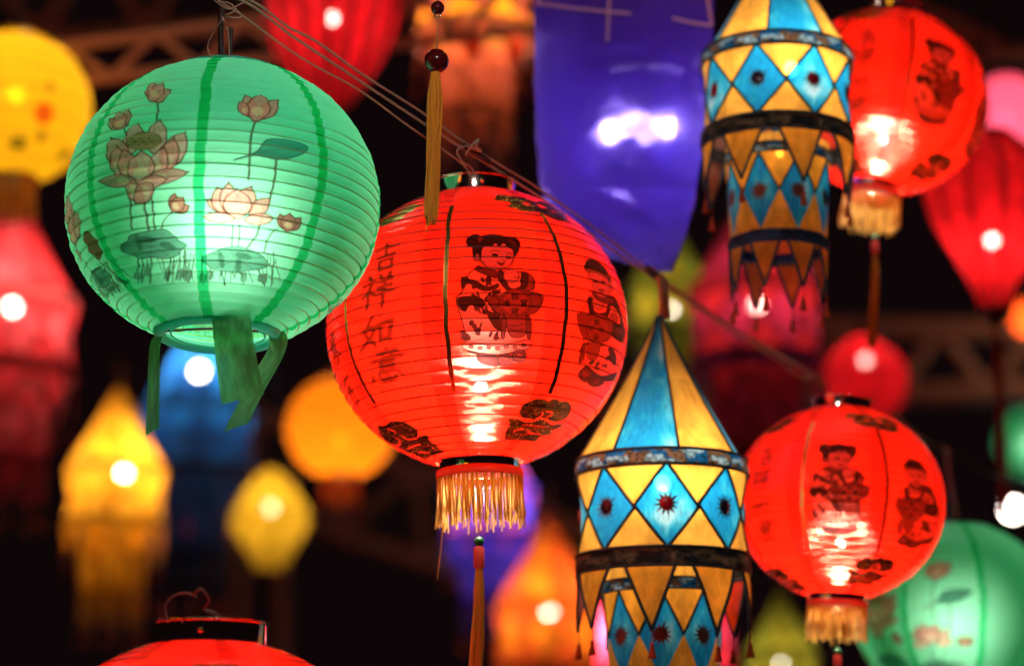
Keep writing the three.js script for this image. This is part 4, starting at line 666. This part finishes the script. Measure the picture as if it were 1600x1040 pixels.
cable('wire bundle on the cap of the lowest red lantern', [[300, 930, 2.7], [312, 920, 2.7], [326, 938, 2.7], [318, 952, 2.71], [336, 958, 2.71], [344, 966, 2.72]], 0.0018, solid([0.12, 0.03, 0.02], 0.5));
cable('fine wire loop left of the bundle on the lowest red lantern', [[262, 972, 2.7], [258, 945, 2.7], [272, 930, 2.7], [292, 926, 2.7], [306, 932, 2.7]], 0.0007);
cable('loose yellow thread hanging from the fringe of the sharp red lantern', [[692, 815, 3.06], [690, 845, 3.06], [686, 880, 3.06], [683, 905, 3.06]], 0.0007, gold, 'loose_thread');
cable('curled wire over the cap of the right red lantern', [[1230, 575, 3.75], [1258, 590, 3.76], [1272, 586, 3.77], [1286, 596, 3.78], [1292, 612, 3.79]], 0.003);
for (const [x, y, d, I, label] of [[1583, 795, 9.5, 0.11, 'bare white light bulb glowing at the right edge'], [760, -620, 2.3, 0.38, 'added bulb out of view above that lights the hanging tassel from the front'], [380, -300, 4.5, 0.1, 'added bulb out of view above that lights the truss at the upper left'], [-150, 150, 4.85, 0.06, 'added bulb beyond the left edge that lights the upper left truss'], [1800, 430, 8.2, 0.2, 'added unseen bulb beyond the right edge that lights the dim trusses']]) { const p = at(x, y, d), t = thing('bare_bulb', label, 'light bulb', p); part('socket', lathe([[0.001, 0.1], [0.018, 0.1], [0.022, 0.06], [0.022, 0.02]], 20), black, t); glow(t, 0, 0, 0, I, 0.03, 0xffe8d8); part('cord', tube([V(0, 0.1, 0), V(0.01, 0.4, 0), V(0, 0.9, 0)], 0.004, 8), black, t); }  // only the first bulb is in view; the others are added fill lamps

// ---------------------------------------------------------------- roof trusses behind
const steel = solid([0.42, 0.17, 0.08], 0.55), pipeBetween = (a, b, r) => { const v = b.clone().sub(a), g = new THREE.CylinderGeometry(r, r, v.length(), 14); g.translate(0, v.length() / 2, 0); g.applyQuaternion(new THREE.Quaternion().setFromUnitVectors(V(0, 1, 0), v.normalize())); g.translate(a.x, a.y, a.z); return g; };
function truss(label, p, q, p2, q2, n, r, rb) {
  const A = at(...p), B = at(...q), C = at(...p2), D = at(...q2), t = thing('roof_truss', label, 'truss', A.clone()), L = (v) => v.clone().sub(A);
  part('chord', pipeBetween(L(A), L(B), r), steel, t); part('chord', pipeBetween(L(C), L(D), r), steel, t);
  for (let i = 0; i < n; i++) { const up = L(A).lerp(L(B), (i + 0.15) / n), lo = L(C).lerp(L(D), (i + 0.65) / n), up2 = L(A).lerp(L(B), (i + 1.15) / n); part('brace', pipeBetween(lo, up, rb), steel, t); if (i < n - 1) part('brace', pipeBetween(lo, up2, rb), steel, t); }
  return t;
}
truss('brown steel pipe truss behind the green lantern at the top left', [-60, 94, 5.1], [900, -36, 5.3], [-60, 148, 5.1], [900, 36, 5.3], 7, 0.0135, 0.010);
truss('brown steel truss crossing the top left corner', [-40, -40, 8.2], [620, -150, 8.2], [-60, 62, 8.2], [640, 25, 8.2], 4, 0.03, 0.024);
truss('dim brown truss behind the small red oval lantern at the right', [900, 500, 9.5], [1750, 520, 8.6], [900, 640, 9.5], [1750, 600, 8.6], 6, 0.04, 0.026);
truss('dim brown truss low behind the orange lanterns', [380, 640, 9.6], [1000, 860, 9.8], [300, 760, 9.6], [980, 980, 9.8], 5, 0.04, 0.026);
truss('dark truss in the top right corner behind the pink lantern', [1380, 110, 7.6], [1720, 60, 7.4], [1440, 10, 7.6], [1740, 150, 7.4], 3, 0.022, 0.016);
for (const [x, l] of [[372, 'dim vertical pole left of the yellow diamond lantern in the lower left'], [436, 'dim vertical pole below the yellow diamond lantern']]) { const A = at(x, 800, 9.8), B = at(x + 2, 1150, 9.6), t = thing('steel_pole', l, 'pole', B); part('shaft', pipeBetween(V(0, 0, 0), A.clone().sub(B), 0.036), steel, t); part('collar', new THREE.CylinderGeometry(0.05, 0.05, 0.06, 16), steel, t).position.copy(A.clone().sub(B)); }

renderer.render(scene, camera);
